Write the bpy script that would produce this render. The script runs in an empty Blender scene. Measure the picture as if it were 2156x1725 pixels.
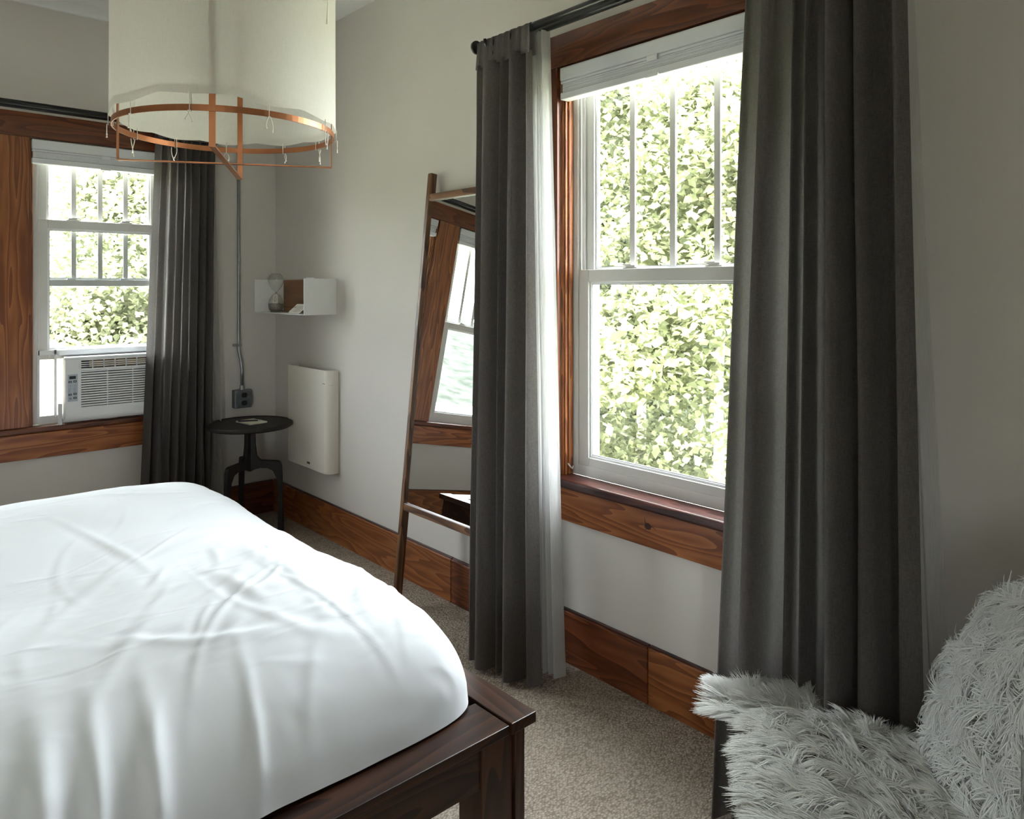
import bpy, bmesh, math, random
import numpy as np
from mathutils import Vector, noise, Matrix

random.seed(7)
RNG = np.random.default_rng(7)
SC = bpy.context.scene
COL = SC.collection

# ------------------------------------------------------------------ camera, sky, sun, exposure
EYE = 1.40
YAW = math.atan(1404 / 1555)
cam_data = bpy.data.cameras.new('camera')
cam_data.sensor_width = 36.0
cam_data.lens = 36.0 * 1555 / 2156
cam_data.shift_y = -(862.5 - 607) / 2156
cam_data.clip_start = 0.02
cam_data.clip_end = 2000
cam = bpy.data.objects.new('camera', cam_data)
cam.location = (0, 0, EYE)
cam.rotation_euler = (math.pi / 2, 0, -YAW)
COL.objects.link(cam)
SC.camera = cam

world = bpy.data.worlds.new('sky')
SC.world = world
world.use_nodes = True
wn = world.node_tree.nodes
wn['Background'].inputs[0].default_value = (0.90, 0.95, 1.0, 1)
wn['Background'].inputs[1].default_value = 9.0

sun_data = bpy.data.lights.new('sun', 'SUN')
sun_data.energy = 7.0
sun_data.angle = math.radians(0.6)
sun_data.color = (1.0, 0.95, 0.86)
sun = bpy.data.objects.new('sun', sun_data)
sun.rotation_euler = Vector((0.62, 0.45, -0.95)).to_track_quat('-Z', 'Y').to_euler()
COL.objects.link(sun)

vs = SC.view_settings
vs.view_transform = 'Standard'
vs.look = 'None'
vs.gamma = 1.0
vs.use_curve_mapping = False
vs.exposure = 1.85
SC.cycles.use_denoising = True
SC.cycles.max_bounces = 18
SC.cycles.diffuse_bounces = 14
SC.cycles.glossy_bounces = 4
SC.cycles.transmission_bounces = 14
SC.cycles.transparent_max_bounces = 12
SC.cycles.caustics_reflective = False
SC.cycles.caustics_refractive = False
SC.cycles.sample_clamp_indirect = 6.0

def portal(name, loc, rot, sx, sy):
    d = bpy.data.lights.new(name, 'AREA')
    d.shape = 'RECTANGLE'
    d.size, d.size_y = sx, sy
    d.cycles.is_portal = True
    o = bpy.data.objects.new(name, d)
    o.location, o.rotation_euler = loc, rot
    COL.objects.link(o)

# room: wall planes
WX, WY = 2.02, 4.47          # right wall and back wall faces
LX, FY = -2.6, -2.1          # left wall and the wall behind the camera
CZ = 2.88
WT = 0.17                    # wall thickness
RW = (1.07, 1.96, 0.66, 2.235)      # right window opening: y0 y1 z0 z1
BW = (0.696, 1.40, 0.655, 2.172)    # back window opening: x0 x1 z0 z1
BW2 = (-0.20, 0.505, 0.655, 2.172)
portal('portal_right', (WX + WT, (RW[0] + RW[1]) / 2, (RW[2] + RW[3]) / 2), (0, math.pi / 2, 0), RW[3] - RW[2], RW[1] - RW[0])
for nm, b in (('portal_back', BW), ('portal_back_far', BW2)):
    portal(nm, ((b[0] + b[1]) / 2, WY + WT, (b[2] + b[3]) / 2), (-math.pi / 2, 0, 0), b[1] - b[0], b[3] - b[2])

GD = (-2.45, -1.95, 0.04, 2.15)         # unseen glazed door, added behind the camera for fill light: x0 x1 z0 z1
portal('portal_front', ((GD[0] + GD[1]) / 2, FY - WT, (GD[2] + GD[3]) / 2), (math.pi / 2, 0, 0), GD[1] - GD[0], GD[3] - GD[2])

# ------------------------------------------------------------------ materials
def lin(c):
    return tuple(((v / 255) / 12.92 if v / 255 <= 0.04045 else ((v / 255 + 0.055) / 1.055) ** 2.4) for v in c)

def new_mat(name):
    m = bpy.data.materials.new(name)
    m.use_nodes = True
    nt = m.node_tree
    b = nt.nodes['Principled BSDF']
    return m, nt, b

def N(nt, typ, **kw):
    n = nt.nodes.new(typ)
    for k, v in kw.items():
        if k == 'ins':
            for i, x in v.items():
                n.inputs[i].default_value = x
        else:
            setattr(n, k, v)
    return n

def L(nt, a, b):
    nt.links.new(a, b)

def coords(nt, scale=(1, 1, 1), jitter=False):
    tc = N(nt, 'ShaderNodeTexCoord')
    mp = N(nt, 'ShaderNodeMapping', ins={'Scale': scale})
    if jitter:
        oi = N(nt, 'ShaderNodeObjectInfo')
        mul = N(nt, 'ShaderNodeMath', operation='MULTIPLY', ins={1: 37.0})
        L(nt, oi.outputs['Random'], mul.inputs[0])
        L(nt, mul.outputs[0], mp.inputs['Location'])
    L(nt, tc.outputs['Object'], mp.inputs['Vector'])
    return mp.outputs['Vector']

def ramp(nt, fac, stops):
    r = N(nt, 'ShaderNodeValToRGB')
    e = r.color_ramp.elements
    while len(e) < len(stops):
        e.new(0.5)
    for i, (p, c) in enumerate(stops):
        e[i].position = p
        e[i].color = (*c, 1)
    L(nt, fac, r.inputs[0])
    return r.outputs[0]

def bump(nt, b, height, strength, dist=0.01):
    n = N(nt, 'ShaderNodeBump', ins={'Strength': strength, 'Distance': dist})
    L(nt, height, n.inputs['Height'])
    L(nt, n.outputs[0], b.inputs['Normal'])

def plain(name, col, rough=0.5, metal=0.0, var=0.06, scale=8.0, bumpy=0.0, spec=0.5):
    m, nt, b = new_mat(name)
    v = coords(nt)
    n = N(nt, 'ShaderNodeTexNoise', ins={'Scale': scale, 'Detail': 4.0})
    L(nt, v, n.inputs['Vector'])
    c = ramp(nt, n.outputs[0], [(0.3, tuple(x * (1 - var) for x in col)), (0.7, tuple(min(1, x * (1 + var)) for x in col))])
    L(nt, c, b.inputs['Base Color'])
    b.inputs['Roughness'].default_value = rough
    b.inputs['Metallic'].default_value = metal
    b.inputs['Specular IOR Level'].default_value = spec
    if bumpy:
        n2 = N(nt, 'ShaderNodeTexNoise', ins={'Scale': 160.0, 'Detail': 2.0})
        L(nt, v, n2.inputs['Vector'])
        bump(nt, b, n2.outputs[0], bumpy, 0.002)
    return m

def wood(name, axis, dark, mid, light, rings=12.0, freq=10.0, rough=0.35, coat=0.0):
    m, nt, b = new_mat(name)
    sc = [1.0, 1.0, 1.0]
    sc[axis] = 0.11
    v = coords(nt, tuple(sc), jitter=True)
    n1 = N(nt, 'ShaderNodeTexNoise', ins={'Scale': freq, 'Detail': 2.0, 'Roughness': 0.45})
    L(nt, v, n1.inputs['Vector'])
    mul = N(nt, 'ShaderNodeMath', operation='MULTIPLY', ins={1: rings})
    L(nt, n1.outputs[0], mul.inputs[0])
    pp = N(nt, 'ShaderNodeMath', operation='FRACT')
    L(nt, mul.outputs[0], pp.inputs[0])
    n2 = N(nt, 'ShaderNodeTexNoise', ins={'Scale': 140.0, 'Detail': 3.0})
    L(nt, v, n2.inputs['Vector'])
    mix = N(nt, 'ShaderNodeMath', operation='MULTIPLY_ADD', ins={1: 0.35})
    L(nt, n2.outputs[0], mix.inputs[0])
    L(nt, pp.outputs[0], mix.inputs[2])
    c = ramp(nt, mix.outputs[0], [(0.12, light), (0.55, mid), (0.98, dark), (1.12 if False else 1.0, dark)])
    n3 = N(nt, 'ShaderNodeTexNoise', ins={'Scale': 1.7, 'Detail': 2.0})
    L(nt, v, n3.inputs['Vector'])
    hsv = N(nt, 'ShaderNodeHueSaturation')
    mr = N(nt, 'ShaderNodeMapRange', ins={1: 0.3, 2: 0.7, 3: 0.72, 4: 1.22})
    L(nt, n3.outputs[0], mr.inputs[0])
    L(nt, mr.outputs[0], hsv.inputs['Value'])
    L(nt, c, hsv.inputs['Color'])
    L(nt, hsv.outputs[0], b.inputs['Base Color'])
    b.inputs['Roughness'].default_value = rough
    b.inputs['Coat Weight'].default_value = coat
    b.inputs['Coat Roughness'].default_value = 0.25
    bump(nt, b, n2.outputs[0], 0.06, 0.002)
    return m

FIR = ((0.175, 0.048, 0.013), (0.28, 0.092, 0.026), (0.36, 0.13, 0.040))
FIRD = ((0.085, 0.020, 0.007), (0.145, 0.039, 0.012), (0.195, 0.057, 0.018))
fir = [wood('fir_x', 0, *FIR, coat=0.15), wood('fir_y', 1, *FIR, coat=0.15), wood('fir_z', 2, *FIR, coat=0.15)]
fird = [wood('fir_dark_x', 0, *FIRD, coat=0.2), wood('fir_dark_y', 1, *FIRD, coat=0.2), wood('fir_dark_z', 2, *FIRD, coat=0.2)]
STO = ((0.030, 0.008, 0.006), (0.065, 0.018, 0.013), (0.09, 0.028, 0.020))
stool_wood = [wood('stool_x', 0, *STO, rough=0.28), wood('stool_y', 1, *STO, rough=0.28)]
BEDC = ((0.022, 0.008, 0.0038), (0.046, 0.0165, 0.0075), (0.075, 0.029, 0.013))
bedwood = [wood('bed_wood_x', 0, *BEDC, rough=0.33, freq=7), wood('bed_wood_y', 1, *BEDC, rough=0.33, freq=7), wood('bed_wood_z', 2, *BEDC, rough=0.38, freq=7)]
WAL = ((0.075, 0.030, 0.012), (0.16, 0.072, 0.030), (0.24, 0.115, 0.050))
walnut = [None, wood('walnut_y', 1, *WAL, freq=9, rough=0.4), wood('walnut_z', 2, *WAL, freq=9, rough=0.4)]
oak = wood('shelf_back_wood', 1, (0.16, 0.065, 0.022), (0.27, 0.12, 0.045), (0.33, 0.155, 0.06), rings=5)
tabwood = wood('table_wood', 0, (0.006, 0.004, 0.003), (0.010, 0.007, 0.005), (0.016, 0.010, 0.008), rough=0.55)

wall_mat = plain('wall_paint', (0.605, 0.572, 0.535), 0.75, var=0.02, scale=2.0, bumpy=0.05, spec=0.3)
ceil_mat = plain('ceiling_paint', (0.78, 0.78, 0.77), 0.85, var=0.02, scale=2.0)
white_vinyl = plain('white_vinyl', (0.62, 0.61, 0.585), 0.38, var=0.03)
white_plastic = plain('white_plastic', (0.72, 0.73, 0.74), 0.4, var=0.02)
white_powder = plain('white_powder_coat', (0.74, 0.74, 0.73), 0.45, var=0.02)
heater_white = plain('heater_enamel', (0.74, 0.70, 0.63), 0.32, var=0.02)
blind_mat = plain('blind_fabric', (0.70, 0.71, 0.73), 0.7, var=0.02)
black_metal = plain('black_metal', (0.012, 0.012, 0.012), 0.32, 0.3, var=0.1)
black_leather = plain('black_leather', (0.012, 0.012, 0.014), 0.4, var=0.2, scale=40, bumpy=0.3)
black_plastic = plain('black_plastic', (0.012, 0.012, 0.013), 0.4)
steel = plain('galvanized_steel', (0.34, 0.35, 0.35), 0.42, 0.85, var=0.12, scale=30)
steel_grey = plain('outlet_steel', (0.16, 0.17, 0.175), 0.45, 0.6, var=0.15, scale=40)
copper = plain('copper', (0.44, 0.18, 0.085), 0.36, 0.85, var=0.18, scale=9)
brass = plain('latch_metal', (0.45, 0.43, 0.40), 0.4, 0.2)
grey_panel = plain('control_panel_grey', (0.42, 0.46, 0.52), 0.45, var=0.02)
dark_button = plain('button_dark', (0.045, 0.05, 0.06), 0.45, var=0.05)
paper = plain('paper', (0.62, 0.59, 0.52), 0.8, var=0.03)
ink = plain('ink', (0.06, 0.055, 0.05), 0.7)
louver_reflect_tan = plain('louver_reflect_tan', (0.55, 0.38, 0.20), 0.5, var=0.1)  # beige reflection painted in as the colour of the vent louvers
cavity = plain('grille_cavity', (0.05, 0.048, 0.046), 0.8)
string_mat = plain('cotton_string', (0.75, 0.71, 0.63), 0.9)
sand = plain('sand', (0.20, 0.165, 0.14), 0.95, var=0.2, scale=200)
rubber = plain('dark_seal', (0.02, 0.02, 0.02), 0.7)
bark = plain('bark', (0.14, 0.12, 0.10), 0.9, var=0.4, scale=5)
birch = plain('pale_bark', (0.55, 0.53, 0.48), 0.8, var=0.25, scale=6)
grass = plain('grass', (0.46, 0.46, 0.34), 0.95, var=0.3, scale=0.3, spec=0.0)
hill_mat = plain('wooded_hill', (0.036, 0.040, 0.034), 1.0, var=0.35, scale=0.3, spec=0.0)

# wall heater has no texture but a soft enamel gloss; carpet below
def carpet():
    m, nt, b = new_mat('loop_carpet')
    tc = N(nt, 'ShaderNodeTexCoord')
    mp = N(nt, 'ShaderNodeMapping', ins={'Rotation': (0, 0, 0.55), 'Scale': (1.0, 1.7, 1.0)})
    L(nt, tc.outputs['Object'], mp.inputs[0])
    v = mp.outputs[0]
    vo = N(nt, 'ShaderNodeTexVoronoi', ins={'Scale': 104.0, 'Randomness': 0.75})
    L(nt, v, vo.inputs['Vector'])
    n = N(nt, 'ShaderNodeTexNoise', ins={'Scale': 9.0, 'Detail': 5.0})
    L(nt, v, n.inputs['Vector'])
    c1 = ramp(nt, vo.outputs['Distance'], [(0.0, (0.56, 0.485, 0.405)), (0.42, (0.43, 0.365, 0.30)), (0.75, (0.26, 0.215, 0.17))])
    c2 = ramp(nt, n.outputs[0], [(0.3, (0.86, 0.85, 0.83)), (0.7, (1.0, 1.0, 1.0))])
    mx = N(nt, 'ShaderNodeMix', data_type='RGBA', blend_type='MULTIPLY', ins={0: 1.0})
    L(nt, c1, mx.inputs[6]); L(nt, c2, mx.inputs[7])
    cc = ramp(nt, vo.outputs['Color'], [(0.2, (0.8, 0.79, 0.78)), (0.8, (1.0, 1.0, 1.0))])
    mx2 = N(nt, 'ShaderNodeMix', data_type='RGBA', blend_type='MULTIPLY', ins={0: 1.0})
    L(nt, mx.outputs[2], mx2.inputs[6]); L(nt, cc, mx2.inputs[7])
    L(nt, mx2.outputs[2], b.inputs['Base Color'])
    b.inputs['Roughness'].default_value = 0.95
    b.inputs['Specular IOR Level'].default_value = 0.1
    inv = N(nt, 'ShaderNodeMath', operation='SUBTRACT', ins={0: 1.0})
    L(nt, vo.outputs['Distance'], inv.inputs[1])
    bump(nt, b, inv.outputs[0], 0.75, 0.006)
    return m
carpet_mat = carpet()

def fabric(name, col, trans=0.2, tcol=None, weave=900.0, stripes=True, rough=0.9, bumps=0.35):
    m, nt, b = new_mat(name)
    nodes = nt.nodes
    v1 = coords(nt, (1, 1, 0.12))
    v2 = coords(nt, (0.25, 0.25, 1))
    n1 = N(nt, 'ShaderNodeTexNoise', ins={'Scale': weave * 0.5, 'Detail': 2.0})
    n2 = N(nt, 'ShaderNodeTexNoise', ins={'Scale': weave * 0.5, 'Detail': 2.0})
    L(nt, v1, n1.inputs['Vector']); L(nt, v2, n2.inputs['Vector'])
    ad = N(nt, 'ShaderNodeMath', operation='ADD')
    L(nt, n1.outputs[0], ad.inputs[0]); L(nt, n2.outputs[0], ad.inputs[1])
    hf = N(nt, 'ShaderNodeMath', operation='MULTIPLY', ins={1: 0.5})
    L(nt, ad.outputs[0], hf.inputs[0])
    k = 0.38 if stripes else 0.05
    c = ramp(nt, hf.outputs[0], [(0.36, tuple(x * (1 - k) for x in col)), (0.64, tuple(min(1, x * (1 + k)) for x in col))])
    L(nt, c, b.inputs['Base Color'])
    b.inputs['Roughness'].default_value = rough
    b.inputs['Specular IOR Level'].default_value = 0.15
    b.inputs['Sheen Weight'].default_value = 0.1
    bump(nt, b, hf.outputs[0], bumps, 0.001)
    if trans:
        t = N(nt, 'ShaderNodeBsdfTranslucent')
        t.inputs[0].default_value = (*(tcol or col), 1)
        mx = N(nt, 'ShaderNodeMixShader', ins={0: trans})
        out = nodes['Material Output']
        L(nt, b.outputs[0], mx.inputs[1]); L(nt, t.outputs[0], mx.inputs[2])
        L(nt, mx.outputs[0], out.inputs[0])
    return m
def veil(m, amount):
    nt = m.node_tree
    out = nt.nodes['Material Output']
    src = out.inputs[0].links[0].from_socket
    tr = N(nt, 'ShaderNodeBsdfTransparent')
    mx = N(nt, 'ShaderNodeMixShader', ins={0: amount})
    L(nt, src, mx.inputs[1]); L(nt, tr.outputs[0], mx.inputs[2]); L(nt, mx.outputs[0], out.inputs[0])
curtain_mat = fabric('grey_curtain_linen', (0.108, 0.096, 0.089), 0.36, (0.23, 0.215, 0.20))
shade_mat = fabric('shade_linen', (0.77, 0.745, 0.71), 0.42, (0.77, 0.745, 0.71), stripes=False, weave=700)
veil(shade_mat, 0.14)

def sheer():
    m, nt, b = new_mat('sheer_voile')
    b.inputs['Base Color'].default_value = (0.62, 0.61, 0.59, 1)
    b.inputs['Roughness'].default_value = 0.9
    n = N(nt, 'ShaderNodeTexNoise', ins={'Scale': 300.0})
    v = coords(nt, (1, 1, 0.05)); L(nt, v, n.inputs['Vector'])
    c = ramp(nt, n.outputs[0], [(0.3, (0.52, 0.51, 0.49)), (0.7, (0.68, 0.67, 0.65))])
    L(nt, c, b.inputs['Base Color'])
    t = N(nt, 'ShaderNodeBsdfTranslucent'); t.inputs[0].default_value = (0.66, 0.67, 0.67, 1)
    tr = N(nt, 'ShaderNodeBsdfTransparent')
    m1 = N(nt, 'ShaderNodeMixShader', ins={0: 0.5}); m2 = N(nt, 'ShaderNodeMixShader', ins={0: 0.36})
    L(nt, b.outputs[0], m1.inputs[1]); L(nt, t.outputs[0], m1.inputs[2])
    L(nt, m1.outputs[0], m2.inputs[1]); L(nt, tr.outputs[0], m2.inputs[2])
    L(nt, m2.outputs[0], nt.nodes['Material Output'].inputs[0])
    return m
sheer_mat = sheer()

def duvet_mat_():
    m, nt, b = new_mat('white_cotton')
    v = coords(nt)
    b.inputs['Base Color'].default_value = (0.70, 0.715, 0.74, 1)
    b.inputs['Roughness'].default_value = 0.85
    b.inputs['Sheen Weight'].default_value = 0.15
    n0 = N(nt, 'ShaderNodeTexNoise', ins={'Scale': 2.2, 'Detail': 2.0})
    L(nt, v, n0.inputs['Vector'])
    mp = N(nt, 'ShaderNodeMapping', ins={'Rotation': (0, 0, 0.7), 'Scale': (1.0, 4.0, 1.0)})
    L(nt, v, mp.inputs[0])
    n1 = N(nt, 'ShaderNodeTexNoise', ins={'Scale': 6.5, 'Detail': 3.0, 'Roughness': 0.55, 'Distortion': 0.6})
    n1.noise_type = 'RIDGED_MULTIFRACTAL' if hasattr(n1, 'noise_type') else n1.noise_type
    L(nt, mp.outputs[0], n1.inputs['Vector'])
    mu = N(nt, 'ShaderNodeMath', operation='MULTIPLY')
    L(nt, n1.outputs[0], mu.inputs[0])
    mr = N(nt, 'ShaderNodeMapRange', ins={1: 0.4, 2: 0.65, 3: 0.05, 4: 1.0})
    L(nt, n0.outputs[0], mr.inputs[0]); L(nt, mr.outputs[0], mu.inputs[1])
    bump(nt, b, mu.outputs[0], 0.40, 0.02)
    return m
duvet_mat = duvet_mat_()

def schlick_glass(name, tint, f0, rough):
    m, nt, b = new_mat(name)
    nt.nodes.remove(b)
    lw = N(nt, 'ShaderNodeLayerWeight', ins={0: 0.5})
    pw = N(nt, 'ShaderNodeMath', operation='POWER', ins={1: 5.0})
    L(nt, lw.outputs['Facing'], pw.inputs[0])
    fr = N(nt, 'ShaderNodeMath', operation='MULTIPLY_ADD', ins={1: 1 - f0, 2: f0})
    L(nt, pw.outputs[0], fr.inputs[0])
    g = N(nt, 'ShaderNodeBsdfGlossy', ins={'Roughness': rough})
    t = N(nt, 'ShaderNodeBsdfTransparent'); t.inputs[0].default_value = (*tint, 1)
    mx = N(nt, 'ShaderNodeMixShader')
    L(nt, fr.outputs[0], mx.inputs[0]); L(nt, t.outputs[0], mx.inputs[1]); L(nt, g.outputs[0], mx.inputs[2])
    L(nt, mx.outputs[0], nt.nodes['Material Output'].inputs[0])
    return m
glass_mat = schlick_glass('window_glass', (0.97, 0.985, 0.98), 0.035, 0.01)
clear_glass = schlick_glass('clear_glass', (0.965, 0.975, 0.97), 0.035, 0.02)

def mirror_mat_():
    m, nt, b = new_mat('mirror_silver')
    b.inputs['Base Color'].default_value = (0.86, 0.87, 0.86, 1)
    b.inputs['Metallic'].default_value = 1.0
    b.inputs['Roughness'].default_value = 0.0
    return m
mirror_mat = mirror_mat_()

def accordion():
    m, nt, b = new_mat('accordion_vinyl')
    b.inputs['Base Color'].default_value = (0.85, 0.83, 0.80, 1)
    t = N(nt, 'ShaderNodeBsdfTranslucent'); t.inputs[0].default_value = (0.95, 0.92, 0.88, 1)
    mx = N(nt, 'ShaderNodeMixShader', ins={0: 0.6})
    L(nt, b.outputs[0], mx.inputs[1]); L(nt, t.outputs[0], mx.inputs[2])
    L(nt, mx.outputs[0], nt.nodes['Material Output'].inputs[0])
    return m
accordion_mat = accordion()

def leaf_mat(name, c1, c2):
    m, nt, b = new_mat(name)
    g = N(nt, 'ShaderNodeNewGeometry')
    c = ramp(nt, g.outputs['Random Per Island'], [(0.0, c1), (1.0, c2)])
    L(nt, c, b.inputs['Base Color'])
    b.inputs['Roughness'].default_value = 0.5
    t = N(nt, 'ShaderNodeBsdfTranslucent')
    L(nt, c, t.inputs[0])
    mx = N(nt, 'ShaderNodeMixShader', ins={0: 0.5})
    L(nt, b.outputs[0], mx.inputs[1]); L(nt, t.outputs[0], mx.inputs[2])
    L(nt, mx.outputs[0], nt.nodes['Material Output'].inputs[0])
    return m
leaf_a = leaf_mat('maple_leaves', (0.18, 0.20, 0.10), (0.33, 0.345, 0.205))
leaf_b = leaf_mat('forest_leaves', (0.16, 0.19, 0.125), (0.27, 0.29, 0.19))
leaf_c = leaf_mat('pale_leaves', (0.25, 0.27, 0.16), (0.40, 0.41, 0.28))

def fur_mat_():
    m, nt, b = new_mat('sheep_wool')
    g = N(nt, 'ShaderNodeNewGeometry')
    c = ramp(nt, g.outputs['Random Per Island'], [(0.0, (0.955, 0.95, 0.935)), (1.0, (0.99, 0.99, 0.985))])
    L(nt, c, b.inputs['Base Color'])
    b.inputs['Roughness'].default_value = 0.6
    b.inputs['Specular IOR Level'].default_value = 0.25
    t = N(nt, 'ShaderNodeBsdfTranslucent')
    L(nt, c, t.inputs[0])
    mx = N(nt, 'ShaderNodeMixShader', ins={0: 0.5})
    L(nt, b.outputs[0], mx.inputs[1]); L(nt, t.outputs[0], mx.inputs[2])
    L(nt, mx.outputs[0], nt.nodes['Material Output'].inputs[0])
    return m
fur_mat = fur_mat_()
hide_mat = plain('hide', (0.93, 0.92, 0.89), 0.9)

# ------------------------------------------------------------------ builders
class MB:
    def __init__(self):
        self.v, self.f = [], []
    def add(self, vs, fs):
        o = len(self.v)
        self.v += [tuple(p) for p in vs]
        self.f += [tuple(i + o for i in f) for f in fs]
        return self
    def box(self, x0, x1, y0, y1, z0, z1, M=None):
        vs = [Vector(p) for p in ((x0, y0, z0), (x1, y0, z0), (x1, y1, z0), (x0, y1, z0), (x0, y0, z1), (x1, y0, z1), (x1, y1, z1), (x0, y1, z1))]
        if M is not None:
            vs = [M @ p for p in vs]
        return self.add(vs, [(0, 3, 2, 1), (4, 5, 6, 7), (0, 1, 5, 4), (1, 2, 6, 5), (2, 3, 7, 6), (3, 0, 4, 7)])
    def tube(self, pts, r, n=10, cap=True, closed=False):
        pts = [Vector(p) for p in pts]
        rs = r if isinstance(r, (list, tuple)) else [r] * len(pts)
        vs, fs = [], []
        m = len(pts)
        up = None
        for i, p in enumerate(pts):
            a = pts[(i - 1) % m] if (i > 0 or closed) else p
            b = pts[(i + 1) % m] if (i < m - 1 or closed) else p
            t = (b - a).normalized()
            if up is None:
                up = t.orthogonal().normalized()
            up = (up - t * up.dot(t)).normalized()
            s = t.cross(up)
            for k in range(n):
                an = 2 * math.pi * k / n
                vs.append(p + (up * math.cos(an) + s * math.sin(an)) * rs[i])
        for i in range(m if closed else m - 1):
            j = (i + 1) % m
            for k in range(n):
                k2 = (k + 1) % n
                fs.append((i * n + k, i * n + k2, j * n + k2, j * n + k))
        if cap and not closed:
            fs.append(tuple(range(n))[::-1]); fs.append(tuple((m - 1) * n + k for k in range(n)))
        return self.add(vs, fs)
    def lathe(self, prof, c, n=40, cap=True):
        vs, fs = [], []
        for (r, z) in prof:
            for k in range(n):
                a = 2 * math.pi * k / n
                vs.append((c[0] + r * math.cos(a), c[1] + r * math.sin(a), c[2] + z))
        for i in range(len(prof) - 1):
            for k in range(n):
                k2 = (k + 1) % n
                fs.append((i * n + k, i * n + k2, (i + 1) * n + k2, (i + 1) * n + k))
        if cap:
            fs.append(tuple(range(n))[::-1]); fs.append(tuple((len(prof) - 1) * n + k for k in range(n)))
        return self.add(vs, fs)
    def prism(self, poly, d0, d1, fn):
        """poly 2D outline; fn(a, b, d) -> 3D point"""
        n = len(poly)
        vs = [fn(a, b, d0) for a, b in poly] + [fn(a, b, d1) for a, b in poly]
        fs = [tuple(range(n))[::-1], tuple(range(n, 2 * n))] + [(i, (i + 1) % n, n + (i + 1) % n, n + i) for i in range(n)]
        return self.add(vs, fs)
    def grid(self, nu, nv, fn, closed=False):
        vs = [fn(i / (nu if closed else nu - 1), j / (nv - 1)) for j in range(nv) for i in range(nu)]
        fs = []
        for j in range(nv - 1):
            for i in range(nu if closed else nu - 1):
                i2 = (i + 1) % nu
                fs.append((j * nu + i, j * nu + i2, (j + 1) * nu + i2, (j + 1) * nu + i))
        return self.add(vs, fs)
    def build(self, name, mat, parent=None, bevel=0.0, smooth=False, seg=2, solid=0.0, fixn=True):
        me = bpy.data.meshes.new(name)
        me.from_pydata(self.v, [], self.f)
        if fixn:
            bm = bmesh.new(); bm.from_mesh(me)
            bmesh.ops.recalc_face_normals(bm, faces=bm.faces)
            bm.to_mesh(me); bm.free()
        me.materials.append(mat)
        o = bpy.data.objects.new(name, me)
        COL.objects.link(o)
        if parent is not None:
            o.parent = parent
            o.matrix_parent_inverse = parent.matrix_basis.inverted()
        if smooth:
            me.polygons.foreach_set('use_smooth', [True] * len(me.polygons))
        if solid:
            md = o.modifiers.new('thickness', 'SOLIDIFY'); md.thickness = solid; md.offset = 0
        if bevel:
            md = o.modifiers.new('bevel', 'BEVEL'); md.width = bevel; md.segments = seg; md.limit_method = 'ANGLE'
            md.harden_normals = False
        return o

def box(name, mat, parent, x0, x1, y0, y1, z0, z1, bevel=0.002, **k):
    return MB().box(x0, x1, y0, y1, z0, z1).build(name, mat, parent, bevel=bevel, **k)

def tag(o, label=None, cat=None, group=None, kind=None):
    if label: o['label'] = label
    if cat: o['category'] = cat
    if group: o['group'] = group
    if kind: o['kind'] = kind
    return o

def empty(name, loc=(0, 0, 0), **k):
    o = bpy.data.objects.new(name, None)
    o.empty_display_size = 0.1
    o.location = loc
    COL.objects.link(o)
    return tag(o, **k)

def smoothstep(a, b, x):
    t = max(0.0, min(1.0, (x - a) / (b - a)))
    return t * t * (3 - 2 * t)

def lerp(a, b, t):
    return a + (b - a) * t

# ------------------------------------------------------------------ room shell
tag(box('floor', carpet_mat, None, LX - WT, WX + WT, FY - WT, WY + WT, -0.12, 0.0, 0), 'beige looped wool carpet covering the bedroom floor', kind='structure')
ceil = MB().box(LX - WT, WX + WT, FY - WT, WY + WT, CZ, CZ + 0.15)
tag(ceil.build('ceiling', ceil_mat), 'white painted ceiling above the bed', kind='structure')
cove = [(0, 0), (0, -0.028)] + [(0.02 + 0.10 * (1 - math.cos(a)), -0.028 + 0.028 * math.sin(a) * 1.0) for a in [i * math.pi / 16 for i in range(0, 9)]]
tag(MB().prism([(WY - a, CZ + b) for a, b in cove], LX, WX, lambda a, b, d: (d, a, b)).build('trim_1', ceil_mat, smooth=False), 'white cove along the ceiling above the back windows', kind='structure')

def wall_mesh(name, holes, plane, a0, a1, along):
    """wall slab with rectangular holes (a0,a1,z0,z1); plane is (near, far)"""
    mb = MB()
    us = sorted({a0, a1, *[h[0] for h in holes], *[h[1] for h in holes]})
    for u0, u1 in zip(us, us[1:]):
        cuts = sorted([(h[2], h[3]) for h in holes if h[0] <= u0 + 1e-6 and h[1] >= u1 - 1e-6])
        z = 0.0
        for c in cuts + [(CZ, CZ)]:
            if c[0] > z:
                if along == 'y': mb.box(plane[0], plane[1], u0, u1, z, c[0])
                else: mb.box(u0, u1, plane[0], plane[1], z, c[0])
            z = c[1]
    return mb.build(name, wall_mat)
tag(wall_mesh('wall_right', [RW], (WX, WX + WT), FY - WT, WY + WT, 'y'), 'warm grey painted wall around the large window', kind='structure')
tag(wall_mesh('wall_back', [BW, BW2], (WY, WY + WT), LX - WT, WX, 'x'), 'warm grey painted wall behind the air conditioner window', kind='structure')
tag(wall_mesh('wall_left', [], (LX - WT, LX), FY - WT, WY, 'y'), 'warm grey painted wall beside the bed', kind='structure')
tag(wall_mesh('wall_front', [GD], (FY - WT, FY), LX, WX, 'x'), 'warm grey painted wall facing the back windows', kind='structure')

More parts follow.
